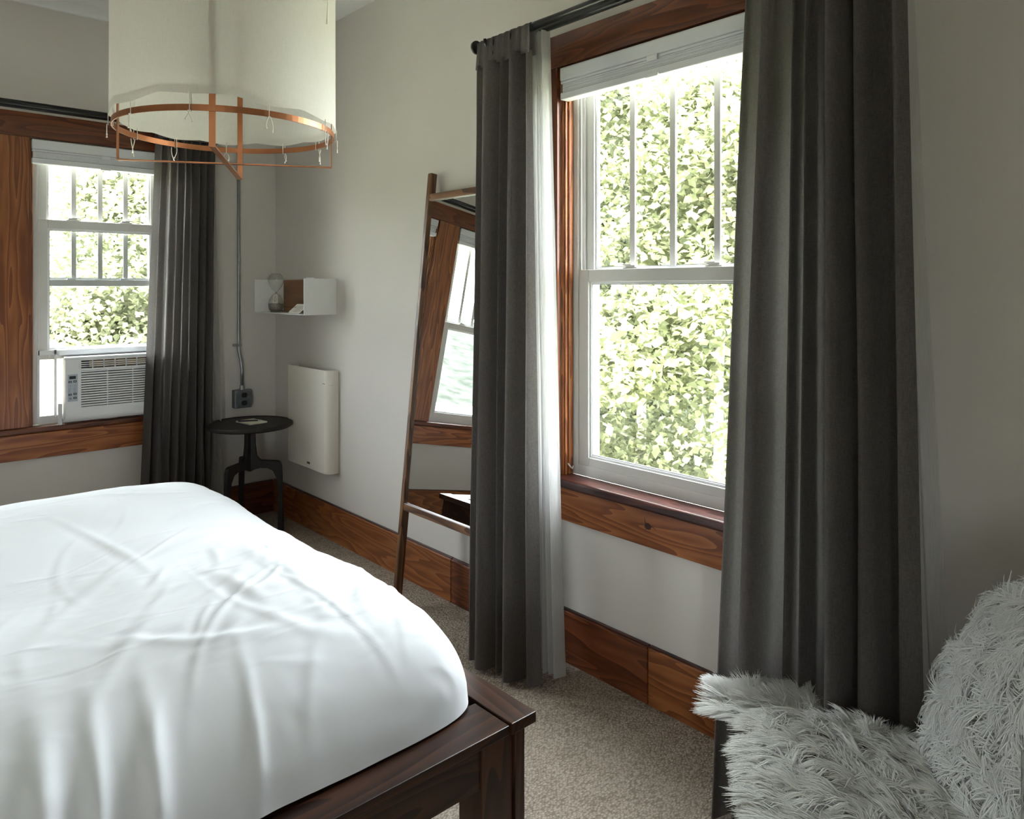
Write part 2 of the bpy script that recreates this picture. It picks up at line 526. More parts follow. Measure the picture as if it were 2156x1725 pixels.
# baseboards: separate boards
def baseboard_y(name, segs, x, label):
    r = empty(name, (x, 0, 0), label=label, kind='structure')
    for (y0, y1, m) in segs:
        box('board', m, r, x - 0.02, x, y0 + 0.001, y1 - 0.001, 0, 0.192, 0.002)
        box('cap', stool_wood[1], r, x - 0.013, x, y0 + 0.001, y1 - 0.001, 0.192, 0.197, 0.001)  # dark strip standing in for the shaded gap above the board
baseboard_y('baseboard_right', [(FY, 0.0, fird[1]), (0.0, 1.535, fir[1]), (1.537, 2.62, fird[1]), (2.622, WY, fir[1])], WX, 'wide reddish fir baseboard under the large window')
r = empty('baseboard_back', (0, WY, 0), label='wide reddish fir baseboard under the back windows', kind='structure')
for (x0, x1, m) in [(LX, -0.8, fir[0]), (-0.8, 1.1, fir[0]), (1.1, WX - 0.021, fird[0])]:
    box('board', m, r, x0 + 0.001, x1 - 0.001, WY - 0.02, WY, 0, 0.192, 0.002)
    box('cap', stool_wood[0], r, x0 + 0.001, x1 - 0.001, WY - 0.013, WY, 0.192, 0.197, 0.001)  # same dark strip for the shaded gap on the back wall

# ------------------------------------------------------------------ windows
class Loc:
    """maps (u along wall, d depth outward from wall face, z) into the room"""
    def __init__(self, kind):
        self.k = kind
    def b(self, mb, u0, u1, d0, d1, z0, z1):
        if self.k == 'right':
            return mb.box(WX + d0, WX + d1, u0, u1, z0, z1)
        return mb.box(u0, u1, WY + d0, WY + d1, z0, z1)
    def p(self, u, d, z):
        return (WX + d, u, z) if self.k == 'right' else (u, WY + d, z)

def lb(loc, name, mat, parent, u0, u1, d0, d1, z0, z1, bevel=0.002):
    return loc.b(MB(), u0, u1, d0, d1, z0, z1).build(name, mat, parent, bevel=bevel)

def frame_mb(loc, u0, u1, z0, z1, w, d0, d1, wt=None, wb=None):
    wt = w if wt is None else wt
    wb = w if wb is None else wb
    mb = MB()
    loc.b(mb, u0, u0 + w, d0, d1, z0, z1); loc.b(mb, u1 - w, u1, d0, d1, z0, z1)
    loc.b(mb, u0 + w, u1 - w, d0, d1, z1 - wt, z1); loc.b(mb, u0 + w, u1 - w, d0, d1, z0, z0 + wb)
    return mb

def build_window(name, kind, o, label, zmeet, raise_=0.0, muntins=3, casing=True, hbox=None):
    loc = Loc(kind)
    u0, u1, z0, z1 = o
    ax = 1 if kind == 'right' else 0
    r = empty(name, loc.p((u0 + u1) / 2, 0, z0), label=label, kind='structure')
    # wood lining of the opening and stop beads
    for s, ua in ((1, u0), (-1, u1)):
        a, b_ = sorted((ua, ua + s * 0.012))
        lb(loc, 'jamb', fir[2], r, a, b_, 0.0, WT, z0 + 0.03, z1)
        for da, db, pr in ((0.004, 0.016, 0.009), (0.020, 0.044, 0.013)):
            a, b_ = sorted((ua + s * 0.010, ua + s * (0.012 + pr)))
            lb(loc, 'stop_bead', fir[2], r, a, b_, da, db, z0 + 0.032, z1 - 0.001, 0.004)
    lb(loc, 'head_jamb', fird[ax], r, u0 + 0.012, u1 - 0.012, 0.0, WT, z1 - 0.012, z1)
    # vinyl frame
    fu0, fu1, fz0, fz1 = u0 + 0.012, u1 - 0.012, z0 + 0.032, z1 - 0.012
    frame_mb(loc, fu0, fu1, fz0, fz1, 0.034, 0.046, WT, wb=0.042).build('frame', white_vinyl, r, bevel=0.002)
    tr = MB()
    for s, ua in ((1, fu0 + 0.034), (-1, fu1 - 0.034)):
        a, b_ = sorted((ua, ua + s * 0.012))
        loc.b(tr, a, b_, 0.072, 0.080, fz0 + 0.042, fz1)
        loc.b(tr, a, b_, 0.052, 0.056, fz0 + 0.042, fz1)
    tr.build('track', white_vinyl, r, bevel=0.001)
    # sashes
    su0, su1 = fu0 + 0.036, fu1 - 0.036
    def sash(nm, zb, zt, d0, wt, wb, munt):
        s = frame_mb(loc, su0, su1, zb, zt, 0.047, d0, d0 + 0.03, wt, wb).build(nm, white_vinyl, r, bevel=0.003)
        gu0, gu1, gz0, gz1 = su0 + 0.047, su1 - 0.047, zb + wb, zt - wt
        frame_mb(loc, gu0, gu1, gz0, gz1, 0.008, d0 + 0.008, d0 + 0.026).build('glazing_bead', white_plastic, s, bevel=0.001)
        frame_mb(loc, gu0 + 0.008, gu1 - 0.008, gz0 + 0.008, gz1 - 0.008, 0.003, d0 + 0.012, d0 + 0.022).build('seal', steel, s)
        g = MB()
        loc.b(g, gu0 + 0.004, gu1 - 0.004, d0 + 0.0165, d0 + 0.0175, gz0 + 0.004, gz1 - 0.004)
        g.build('pane', glass_mat, s)
        for i in range(munt):
            uc = lerp(gu0, gu1, (i + 1) / (munt + 1))
            lb(loc, 'muntin', white_vinyl, s, uc - 0.012, uc + 0.012, d0 + 0.009, d0 + 0.016, gz0 + 0.004, gz1 - 0.004, 0.002)
        return s
    zl0 = fz0 + 0.022
    hl = zmeet - zl0
    up = sash('upper_sash', zmeet - 0.036, fz1 - 0.004, 0.082, 0.045, 0.036, muntins)
    lo = sash('lower_sash', zl0 + raise_, zl0 + raise_ + hl, 0.050, 0.046, 0.05, 0)
    zt = zl0 + raise_ + hl
    for t in (0.27, 0.70):
        uc = lerp(su0, su1, t)
        l = MB()
        loc.b(l, uc - 0.032, uc + 0.032, 0.056, 0.078, zt, zt + 0.006)
        loc.b(l, uc - 0.022, uc + 0.022, 0.058, 0.076, zt + 0.006, zt + 0.014)
        loc.b(l, uc - 0.004, uc + 0.040, 0.060, 0.066, zt + 0.012, zt + 0.018)
        l.build('sash_lock', white_vinyl, lo, bevel=0.003)
    for t in (0.27, 0.70):
        uc = lerp(su0, su1, t)
        if raise_:
            lb(loc, 'keeper', white_plastic, up, uc - 0.02, uc + 0.02, 0.081, 0.084, zmeet - 0.002, zmeet + 0.008, 0.002)
    lb(loc, 'tilt_latch', white_vinyl, lo, su0 + 0.004, su0 + 0.04, 0.054, 0.072, zt, zt + 0.004, 0.001)
    c = MB().tube([loc.p(u1 - 0.02, 0.02 - 0.004, z0 + 0.075), loc.p(u1 - 0.03, 0.022, z0 + 0.062), loc.p(u1 - 0.032, 0.03, z0 + 0.055), loc.p(u1 - 0.03, 0.036, z0 + 0.064)], 0.003, 8)
    c.build('cord_hook', brass, r, smooth=True)
    return r, loc

win1, locR = build_window('window_1', 'right', RW, 'large double hung window with reddish fir casing looking onto leafy trees', 1.470)
win2, locB = build_window('window_2', 'back', BW, 'narrower double hung window holding the air conditioner', 1.446, raise_=0.316)
win3, _ = build_window('window_3', 'back', BW2, 'double hung window beside the air conditioner window, reflected in the mirror', 1.446)

# casings: right window
def casing(loc, parent, ax, us, u0, u1, z0, z1, h, out, apron_bot, stool_out=0.055):
    d = -0.02
    for (a, b_) in us:
        lb(loc, 'side_casing', fir[2] if ax == 0 else fird[2], parent, a, b_, d, 0, z0 + 0.035, z1, 0.002)
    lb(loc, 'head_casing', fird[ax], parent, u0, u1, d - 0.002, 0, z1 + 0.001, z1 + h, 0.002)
    st = MB()
    loc.b(st, u0 - out, u1 + out, -stool_out, 0.05, z0, z0 + 0.033)
    st.build('stool', stool_wood[ax] if ax == 1 else fird[0], parent, bevel=0.010, seg=4)
    lb(loc, 'apron', fir[ax], parent, u0, u1, d, 0, apron_bot, z0 - 0.001, 0.002)
casing(locR, win1, 1, [(RW[0] - 0.125, RW[0]), (RW[1], RW[1] + 0.125)], RW[0] - 0.125, RW[1] + 0.125, RW[2], RW[3], 0.122, 0.012, 0.53)
casing(locB, win2, 0, [(BW[1], BW[1] + 0.12), (BW2[1] + 0.0005, BW[0] - 0.0005)], BW2[0] - 0.12, BW[1] + 0.12, BW[2], BW[3], 0.125, 0.0, 0.525, 0.03)
lb(locB, 'side_casing', fir[2], win3, BW2[0] - 0.12, BW2[0], -0.02, 0, BW[2] + 0.035, BW[3])
# a knot in the apron of the large window
kn = MB()
kn.lathe([(0.011, 0), (0.010, 0.0012), (0.0, 0.0016)], (0, 0, 0), 12)
kn.v = [(WX - 0.0202 - z, 1.535 + x * 1.3, 0.60 + y * 1.0) for x, y, z in kn.v]
for a, l_ in ((2.7, 0.035), (0.5, 0.03), (-1.4, 0.02)):
    pts = [(WX - 0.0202, 1.535 + math.cos(a + 0.2 * k) * l_ * k / 3, 0.60 + math.sin(a + 0.2 * k) * l_ * k / 3) for k in range(4)]
    kn.tube(pts, [0.0022, 0.0016, 0.001, 0.0004], 6)
kn.build('knot', plain('knot', (0.045, 0.012, 0.006), 0.5), win1)

def add_fill_door():  # door added to brighten the room from the unseen side
    r = empty('fill_door_1', ((GD[0] + GD[1]) / 2, FY, 0), label='unseen glazed door added opposite the back windows for fill light', kind='structure')
    n = 1
    for i in range(n):
        a, b = lerp(GD[0], GD[1], i / n), lerp(GD[0], GD[1], (i + 1) / n)
        mb = MB()
        for x0, x1, z0, z1 in ((a, a + 0.07, GD[2], GD[3]), (b - 0.07, b, GD[2], GD[3]), (a + 0.07, b - 0.07, GD[2], GD[2] + 0.12), (a + 0.07, b - 0.07, GD[3] - 0.08, GD[3])):
            mb.box(x0 + 0.001, x1 - 0.001, FY - 0.10, FY - 0.05, z0, z1)
        lf = mb.build('leaf', white_vinyl, r, bevel=0.002)
        MB().box(a + 0.07, b - 0.07, FY - 0.076, FY - 0.074, GD[2] + 0.12, GD[3] - 0.08).build('pane', glass_mat, lf)
add_fill_door()

# blinds
def blind(loc, u0, u1, z1, label, hs):
    r = empty('cellular_blind', loc.p((u0 + u1) / 2, 0.0, z1), label=label, cat='blind', group='raised white blinds')
    h = hs
    lb(loc, 'head_rail', blind_mat, r, u0, u1, -0.022, 0.030, z1 - 0.052 * h, z1 - 0.002, 0.006)
    lb(loc, 'lip', blind_mat, r, u0 + 0.002, u1 - 0.002, -0.018, 0.028, z1 - 0.062 * h, z1 - 0.0535 * h, 0.002)
    mb = MB()
    n = 6
    for i in range(n):
        za, zb = z1 - 0.063 * h - 0.030 * h * i / n, z1 - 0.063 * h - 0.030 * h * (i + 1) / n
        loc.b(mb, u0 + 0.006, u1 - 0.006, -0.013 + (0.001 if i % 2 else 0), 0.022, zb + 0.0004, za)
    mb.build('pleat_stack', blind_mat, r, bevel=0.0015)
    lb(loc, 'bottom_rail', blind_mat, r, u0 + 0.001, u1 - 0.001, -0.020, 0.026, z1 - 0.122 * h, z1 - 0.095 * h, 0.004)
    uc = (u0 + u1) / 2
    lb(loc, 'clip', white_plastic, r, uc - 0.022, uc + 0.022, -0.026, -0.018, z1 - 0.072 * h, z1 - 0.052 * h, 0.003)
    lb(loc, 'pull_tab', white_plastic, r, uc - 0.026, uc + 0.026, -0.030, -0.018, z1 - 0.128 * h, z1 - 0.112 * h, 0.004)
    return r
blind(locR, RW[0] + 0.014, RW[1] - 0.014, RW[3] - 0.004, 'white blind raised to the top of the large window', 1.0)
blind(locB, BW[0] + 0.013, BW[1] - 0.013, BW[3] - 0.004, 'white blind raised above the air conditioner window', 1.03)
blind(locB, BW2[0] + 0.013, BW2[1] - 0.013, BW2[3] - 0.004, 'white blind on the window reflected in the mirror', 1.03)

# ------------------------------------------------------------------ bed
def build_bed():
    x1, x0 = 1.22, -1.15
    y0, y1 = 1.265, 3.285
    zt = 0.39
    r = empty('platform_bed', ((x0 + x1) / 2, (y0 + y1) / 2, 0), label='dark brown wooden platform bed under the white duvet', cat='bed')
    box('foot_rail', bedwood[1], r, x1 - 0.078, x1, y0, y1, zt - 0.022, zt + 0.004, 0.002)
    for ya, yb in ((y0 + 0.004, y0 + 0.13), (y1 - 0.13, y1 - 0.004)):
        box('side_rail', bedwood[0], r, x0, x1 - 0.082, ya, yb, zt - 0.022, zt, 0.002)
    for ya, yb in ((y0 + 0.022, y0 + 0.046), (y1 - 0.046, y1 - 0.022)):
        box('side_apron', bedwood[0], r, x0, x1 - 0.15, ya, yb, zt - 0.125, zt - 0.0225, 0.002)
    box('foot_apron', bedwood[1], r, x1 - 0.058, x1 - 0.034, y0 + 0.10, y1 - 0.10, zt - 0.125, zt - 0.0225, 0.002)
    for ya, yb in ((y0 + 0.016, y0 + 0.10), (y1 - 0.10, y1 - 0.016)):
        box('leg', bedwood[2], r, x1 - 0.155, x1 - 0.062, ya, yb, 0, zt - 0.0225, 0.002)
        box('leg_facing', bedwood[2], r, x1 - 0.060, x1 - 0.030, ya - 0.008 if ya < 2 else ya, yb if ya < 2 else yb + 0.008, 0, zt - 0.0225, 0.002)
        box('leg', bedwood[2], r, x0 + 0.02, x0 + 0.11, ya, yb, 0, zt - 0.0225, 0.002)
    box('slat_base', bedwood[0], r, x0, x1 - 0.09, y0 + 0.13, y1 - 0.13, zt - 0.06, zt - 0.03, 0.002)
    box('headboard', bedwood[1], r, x0 - 0.05, x0 - 0.002, y0, y1, 0.0, 1.05, 0.006)
    box('sheet', duvet_mat, r, x0 + 0.02, x1 - 0.15, y0 + 0.15, y1 - 0.19, zt - 0.029, zt + 0.04, 0.02, seg=4)
build_bed()

def build_duvet():
    xa, xb, ya, yb = -1.02, 1.150, 1.350, 3.13
    cx, cy, a, b = (xa + xb) / 2, (ya + yb) / 2, (xb - xa) / 2, (yb - ya) / 2
    nt, ns = 1200, 190
    z0, H = 0.397, 0.312
    th = np.linspace(0, 2 * math.pi, nt, endpoint=False)[None, :].repeat(ns, 0)
    q = (np.linspace(0, 1, ns) ** 0.6)[:, None].repeat(nt, 1)
    n = 17.0
    c, s = np.cos(th), np.sin(th)
    rr = (np.abs(c) ** n + np.abs(s) ** n) ** (-1 / n)
    px, py = cx + a * rr * c * q, cy + b * rr * s * q
    h = np.clip(1 - q ** 7.0, 0, 1) ** (1 / 2.1)
    z = z0 + H * h
    nz = lambda x, y, w: np.array([noise.noise(Vector((i, j, w))) for i, j in zip(x.ravel(), y.ravel())]).reshape(x.shape)
    low = nz(px * 1.7, py * 1.7, 3.1); mid = nz(px * 4.2, py * 4.2, 9.7)
    z += (0.030 * low + 0.011 * mid) * (0.3 + 0.7 * h)
    rg = np.random.default_rng(12)
    # creases: soft ridges of random length; denser towards the near foot corner
    def crease(x0, y0, ang, Ln, w, amp, bend):
        dx, dy = px - x0, py - y0
        t = dx * math.cos(ang) + dy * math.sin(ang)
        d = -dx * math.sin(ang) + dy * math.cos(ang) + bend * t * t
        e = np.exp(-(t / Ln) ** 2)
        return amp * e * (np.exp(-(d / w) ** 2) - 0.55 * np.exp(-((d - 1.9 * w) / (1.3 * w)) ** 2))
    tot = np.zeros_like(z)
    for k in range(140):
        if k < 60:
            x0, y0 = rg.normal(0.72, 0.36), rg.normal(1.66, 0.26)
            ang = math.radians(rg.normal(48, 34))
            tot += crease(x0, y0, ang, rg.uniform(0.05, 0.22), rg.uniform(0.007, 0.020), rg.uniform(0.001, 0.0042), rg.normal(0, 1.2))
        else:
            x0, y0 = rg.uniform(-0.9, 1.05), rg.uniform(1.45, 2.95)
            tot += crease(x0, y0, rg.normal(0.6, 0.6), rg.uniform(0.06, 0.28), rg.uniform(0.010, 0.026), rg.uniform(0.001, 0.0035), rg.normal(0, 1.0))
    z += tot * np.clip(h * 1.6, 0, 1)
    # gathers that run down to the hem
    edge = np.clip((q - 0.74) / 0.24, 0, 1) ** 1.5
    g1 = nz(np.cos(th) * 13 + 0.8 * q, np.sin(th) * 13, 0.7); g2 = nz(np.cos(th) * 34, np.sin(th) * 34 + 1.1 * q, 4.0); g3 = nz(np.cos(th) * 70, np.sin(th) * 70, 8.0 )
    part = np.clip(0.35 + 1.3 * nz(np.cos(th) * 3, np.sin(th) * 3, 2.2), 0.1, 1.3)
    g = (0.006 * g1 + 0.006 * g2 + 0.003 * g3 * (1 - 0.6 * h)) * edge * part
    # folded tucks on the near long side
    near = np.exp(-((py - ya) / 0.22) ** 2)
    tuck = np.zeros_like(z)
    for x0, w, am in ((0.40, 0.020, 0.014), (0.31, 0.018, 0.014), (0.23, 0.025, 0.018), (0.58, 0.014, 0.006), (0.12, 0.03, 0.016)):
        tuck += am * np.exp(-((px - x0 - 0.10 * (py - ya)) / w) ** 2)
    g += tuck * near * np.clip((1 - h) * 2.2, 0, 1) * np.clip(h * 3, 0.3, 1)
    nx_, ny_ = c * np.abs(c) ** 3, s * np.abs(s) ** 3
    ln = np.sqrt(nx_ ** 2 + ny_ ** 2) + 1e-6
    px = px + nx_ / ln * g; py = py + ny_ / ln * g
    z += 0.5 * g * np.clip(h * 3, 0, 1)
    z = np.maximum(z, z0)
    P = np.stack([px, py, z], -1).reshape(-1, 3)
    mb = MB()
    mb.v = [tuple(p) for p in P.tolist()]
    mb.f = [(j * nt + i, j * nt + (i + 1) % nt, (j + 1) * nt + (i + 1) % nt, (j + 1) * nt + i) for j in range(ns - 1) for i in range(nt)]
    o = mb.build('duvet', duvet_mat, smooth=True, fixn=False)
    tag(o, 'rumpled white cotton duvet spread over the bed', 'duvet')
build_duvet()

# ------------------------------------------------------------------ pendant lamp
def build_lamp():
    D = 2.14
    f = Vector((math.sin(YAW), math.cos(YAW), 0)); rt = Vector((math.cos(YAW), -math.sin(YAW), 0))
    rr = (480 - 1078) / 1555
    c = (f + rt * rr) * D
    R = 0.297
    zr = 1.852
    zb = 1.757
    r = empty('pendant_lamp', (c.x, c.y, CZ), label='white linen drum pendant lamp tied to a copper frame above the bed', cat='lamp')
    # hoop: flat strap
    def hoop(name, z, h):
        n = 96
        mb = MB()
        prof = [(R - 0.001, -h / 2), (R + 0.002, -h / 2), (R + 0.002, h / 2), (R - 0.001, h / 2), (R - 0.001, -h / 2)]
        mb.lathe(prof, (c.x, c.y, z), n, cap=False)
        mb.build(name, copper, r, smooth=False)
    hoop('hoop', zr, 0.016)
    hoop('top_hoop', 2.50, 0.016)
    # two strap loops crossing below the hoop
    al = 0.24
    for k, ang in enumerate((al, al + math.pi / 2)):
        d = (f * -math.cos(ang) + rt * math.sin(ang))
        t = Vector((-d.y, d.x, 0))
        w, th = 0.008, 0.0015
        zz = zb + (0.0035 if k else 0)
        for s in (1, -1):
            q = c + d * s * (R - 0.006)
            mb = MB()
            vs = []
            for z in (zz, 2.50):
                for (a, b_) in ((-w, -th), (w, -th), (w, th), (-w, th)):
                    p = q + t * a + d * b_ * s
                    vs.append((p.x, p.y, z))
            mb.add(vs, [(0, 1, 2, 3), (4, 7, 6, 5), (0, 4, 5, 1), (1, 5, 6, 2), (2, 6, 7, 3), (3, 7, 4, 0)])
            mb.build('upright_strap', copper, r)
        mb = MB()
        vs = []
        for s in (-1, 1):
            q = c + d * s * (R - 0.006)
            for (a, b_) in ((-w, -th), (w, -th), (w, th), (-w, th)):
                p = q + t * a
                vs.append((p.x, p.y, zz + b_))
        mb.add(vs, [(0, 1, 2, 3), (4, 7, 6, 5), (0, 4, 5, 1), (1, 5, 6, 2), (2, 6, 7, 3), (3, 7, 4, 0)])
        mb.build('cross_strap', copper, r)
    # cloth shade with a slack wavy hem
    Rs = R + 0.006
    near = math.atan2(-f.y, -f.x)
    tie_angles = [near + math.radians(a) for a in (-158, -128, -100, -62, -28, 4, 40, 78, 106, 138, 166)]
    def hem(th):
        dmin = min(abs((th - a + math.pi) % (2 * math.pi) - math.pi) for a in tie_angles)
        return zr + 0.017 + 0.010 * min(1.0, dmin / 0.30) ** 1.3 + 0.016 * math.exp(-((((th - near + math.pi) % (2 * math.pi)) - math.pi) / 0.5) ** 2)
    def fn(u, v):
        th = 2 * math.pi * u
        zlo = hem(th)
        z = lerp(zlo, 2.52, v)
        wv = 0.0035 * noise.noise(Vector((math.cos(th) * 3, math.sin(th) * 3, z * 1.5))) * (1 - v)
        return (c.x + (Rs + wv) * math.cos(th), c.y + (Rs + wv) * math.sin(th), z)
    MB().grid(160, 24, fn, closed=True).build('shade', shade_mat, r, smooth=True, fixn=False)
    # hem band, sewn double
    def fh(u, v):
        th = 2 * math.pi * u
        z = hem(th) + 0.022 * v
        wv = 0.0035 * noise.noise(Vector((math.cos(th) * 3, math.sin(th) * 3, z * 1.5)))
        return (c.x + (Rs - 0.0012 + wv) * math.cos(th), c.y + (Rs - 0.0012 + wv) * math.sin(th), z)
    MB().grid(160, 4, fh, closed=True).build('hem', shade_mat, r, smooth=True, fixn=False)
    for i, th in enumerate(tie_angles):
        e = Vector((math.cos(th), math.sin(th), 0)); t = Vector((-e.y, e.x, 0))
        p = c + e * (Rs + 0.002); q = c + e * (R - 0.004)
        mb = MB()
        zt = hem(th) + 0.006
        mb.tube([(p.x, p.y, zt), (p.x, p.y, zr - 0.010), (q.x, q.y, zr - 0.011), (q.x, q.y, zt)], 0.0011, 6)
        L1 = 0.03 + 0.022 * ((i * 7) % 5) / 4
        for sgn in (-1, 1):
            pts = []
            for k in range(7):
                s = k / 6
                g = p + t * sgn * (0.003 + 0.006 * math.sin(s * 2.6 + i)) + e * 0.003
                pts.append((g.x, g.y, zr - 0.009 - L1 * s * (1.0 if sgn > 0 else 0.8)))
            mb.tube(pts, [0.0012] * 6 + [0.0024], 6)
        mb.build('tie', string_mat, r, smooth=True)
    # tie high on the right of the shade
    e = (rt * 0.98 - f * 0.2).normalized()
    p = c + e * (Rs + 0.004)
    MB().tube([(p.x, p.y, 2.235), (p.x + 0.004, p.y, 2.20), (p.x + 0.002, p.y, 2.145)], [0.0012, 0.0012, 0.0024], 6).build('tie', string_mat, r, smooth=True)
    # hub, socket, bulb and cord
    mb = MB()
    for ang in (al, al + math.pi / 2):
        d = (f * -math.cos(ang) + rt * math.sin(ang))
        mb.tube([tuple(c - d * (R - 0.004) + Vector((0, 0, 2.497))), tuple(c + d * (R - 0.004) + Vector((0, 0, 2.497)))], 0.004, 8)
    mb.build('top_spider', copper, r)
    MB().tube([(c.x, c.y, 2.49), (c.x, c.y, CZ - 0.02)], 0.004, 8).build('cord', black_plastic, r)
    MB().lathe([(0.06, -0.025), (0.06, -0.004), (0.055, 0.0)], (c.x, c.y, CZ), 32).build('canopy', copper, r, smooth=False)
    MB().lathe([(0.02, 0), (0.02, 0.07), (0.012, 0.08)], (c.x, c.y, 2.41), 24).build('socket', black_plastic, r, smooth=False)
    MB().lathe([(0.004, -0.10), (0.022, -0.09), (0.03, -0.065), (0.024, -0.03), (0.014, 0.0)], (c.x, c.y, 2.41), 24).build('bulb', clear_glass, r, smooth=True)
build_lamp()

# ------------------------------------------------------------------ curtains
def catmull(pts, t):
    n = len(pts) - 1
    x = t * n
    i = min(int(x), n - 1)
    f = x - i
    p = [pts[max(i - 1, 0)], pts[i], pts[i + 1], pts[min(i + 2, n)]]
    out = []
    for k in range(len(pts[0])):
        a, b, c, d = (q[k] for q in p)
        out.append(0.5 * ((2 * b) + (-a + c) * f + (2 * a - 5 * b + 4 * c - d) * f * f + (-a + 3 * b - 3 * c + d) * f ** 3))
    return out

def drape(name, mat, parent, ctrl, ztop, zbot, to_xyz, nu=220, nv=60, seed=0, wob=0.006, ease=1.0):
    """ctrl rows: (u_top, d_top, u_bot, d_bot)"""
    def fn(u, v):
        ut, dt, ub, db = catmull(ctrl, u)
        k = v ** ease
        uu, dd = lerp(ut, ub, k), lerp(dt, db, k)
        uu += wob * noise.noise(Vector((u * 9, v * 2.2, seed))) * smoothstep(0, 0.15, v)
        dd += wob * noise.noise(Vector((u * 9, v * 2.2, seed + 11.0))) * smoothstep(0, 0.15, v)
        zb = zbot(u) if callable(zbot) else zbot
        return to_xyz(uu, dd, lerp(ztop, zb, v))
    return MB().grid(nu, nv, fn).build(name, mat, parent, smooth=True, fixn=False)

toR = lambda u, d, z: (WX - d, u, z)       # d = distance from the wall into the room
toB = lambda u, d, z: (u, WY - d, z)

def folds(u0, u1, n, d0, amp, ub0, ub1, db0, ampb, seed, lean=0.25):
    """alternating crest and valley control points"""
    rg = random.Random(seed)
    rows = []
    m = 2 * n
    for i in range(m + 1):
        t = i / m
        j = rg.uniform(-0.28, 0.28) / m if 0 < i < m else 0
        s = 1 if i % 2 else -1
        a, ab = amp * rg.uniform(0.7, 1.15), ampb * rg.uniform(0.7, 1.2)
        rows.append((lerp(u0, u1, t + j), d0 + s * a, lerp(ub0, ub1, t + j * 1.2), db0 + s * ab))
    return rows

SQ = 0.976      # the curtains of the large window hang a little further into the room
def sq(rows):
    f = lambda u, d: (u * SQ, WX - SQ * (WX - d))
    return [(*f(a, b), *f(c, d)) for a, b, c, d in rows]

def rods(kind, u0, u1, z, label, labels, dz2=0.004, caps=(True, True), du=0.06, d1=0.145, d2=0.082):
    to = toR if kind == 'right' else toB
    out = []
    for k, (d, rad, zz) in enumerate(((d1, 0.014, z), (d2, 0.011, z + dz2))):
        e = empty('curtain_rod', to((u0 + u1) / 2, d, zz), label=labels[k], cat='curtain rod', group='black double curtain rods')
        MB().tube([to(u0 + du * k, d, zz), to(u1 - du * k, d, zz)], rad, 20).build('rod', black_metal, e, smooth=True)
        for cap, uu, s in ((caps[0], u0 + du * k, -1), (caps[1], u1 - du * k, 1)):
            MB().tube([to(uu, d, zz), to(uu + s * 0.012, d, zz), to(uu + s * 0.014, d, zz), to(uu + s * 0.022, d, zz)], [rad, rad, rad * 1.9, rad * 1.9], 20).build('end_cap', black_metal, e)
        if k == 0:
            for uu in (u0 + 0.06, u1 - 0.06):
                mb = MB()
                mb.tube([to(uu, 0.001, zz - 0.047), to(uu, d - 0.03, zz - 0.047), to(uu, d - 0.008, zz - 0.03), to(uu, d + 0.012, zz - 0.022), to(uu, d + 0.022, zz - 0.006), to(uu, d + 0.024, zz + 0.01)], 0.006, 10)
                mb.tube([to(uu, 0.001, zz - 0.047), to(uu, 0.005, zz - 0.047)], 0.025, 16)
                mb.tube([to(uu, d2, zz - 0.047), to(uu, d2, zz + dz2 - 0.0105)], 0.005, 8)
                mb.build('bracket', black_metal, e, smooth=False)
        out.append(e)
    return out
rods('right', 0.645, 2.215, 2.339, '', d1=0.190, d2=0.128, labels= ['black front rod above the large window', 'thinner black rear rod above the large window'])
rods('back', -0.62, 1.66, 2.312, '', ['black front rod above the air conditioner window', 'thinner black rear rod above the air conditioner window'], dz2=-0.004, du=0.03)

def tabs(parent, ctrl, to, zc, d_rod, n, ztop_panel, mat):
    us = [r[0] for r in ctrl]
    lo, hi = min(us), max(us)
    for i in range(n):
        uc = lerp(lo, hi, (i + 0.5) / n)
        w = (hi - lo) / n * 0.49
        sk = random.uniform(-0.006, 0.006)
        def fn(u, v, uc=uc, w=w, sk=sk):
            ww = w * (0.8 + 0.35 * abs(v * 2 - 1))
            uu = uc + (u - 0.5) * 2 * ww + sk * math.cos(v * math.pi)
            rr = 0.0165
            top = zc
            Lh = max(0.01, zc - ztop_panel)
            if v < 0.3:
                t = v / 0.3
                d, z = d_rod + rr + 0.006 * (1 - t), lerp(ztop_panel - 0.012, top, t)
            elif v > 0.7:
                t = (v - 0.7) / 0.3
                d, z = d_rod - rr, lerp(top, ztop_panel - 0.012, t)
            else:
                a = (v - 0.3) / 0.4 * math.pi
                d, z = d_rod + rr * math.cos(a), top + rr * math.sin(a)
            d += 0.0025 * math.sin(u * 9 + uc * 50)
            return to(uu, d, z)
        MB().grid(8, 24, fn).build('tab', mat, parent, smooth=True, fixn=False)

# grey curtain, left of the large window
ZR = 2.339
c1 = [(2.268, 0.150, 2.238, 0.215), (2.245, 0.178, 2.205, 0.250), (2.225, 0.150, 2.178, 0.220), (2.200, 0.184, 2.145, 0.272), (2.150, 0.176, 2.110, 0.250), (2.128, 0.130, 2.095, 0.165),
      (2.102, 0.182, 2.065, 0.240), (2.078, 0.135, 2.045, 0.170), (2.045, 0.188, 2.010, 0.255), (2.012, 0.180, 1.980, 0.240), (1.996, 0.125, 1.955, 0.150), (1.976, 0.168, 1.920, 0.215), (1.962, 0.150, 1.890, 0.170)]
e = empty('grey_curtain', toR(2.1, 0.15, 0), label='grey linen curtain with tab top beside the leaning mirror', cat='curtain', group='grey linen curtains')
c1 = sq(c1)
drape('panel', curtain_mat, e, c1, ZR - 0.085, 0.012, toR, seed=1, nu=260)
tabs(e, c1, toR, ZR, 0.190, 6, ZR - 0.085, curtain_mat)
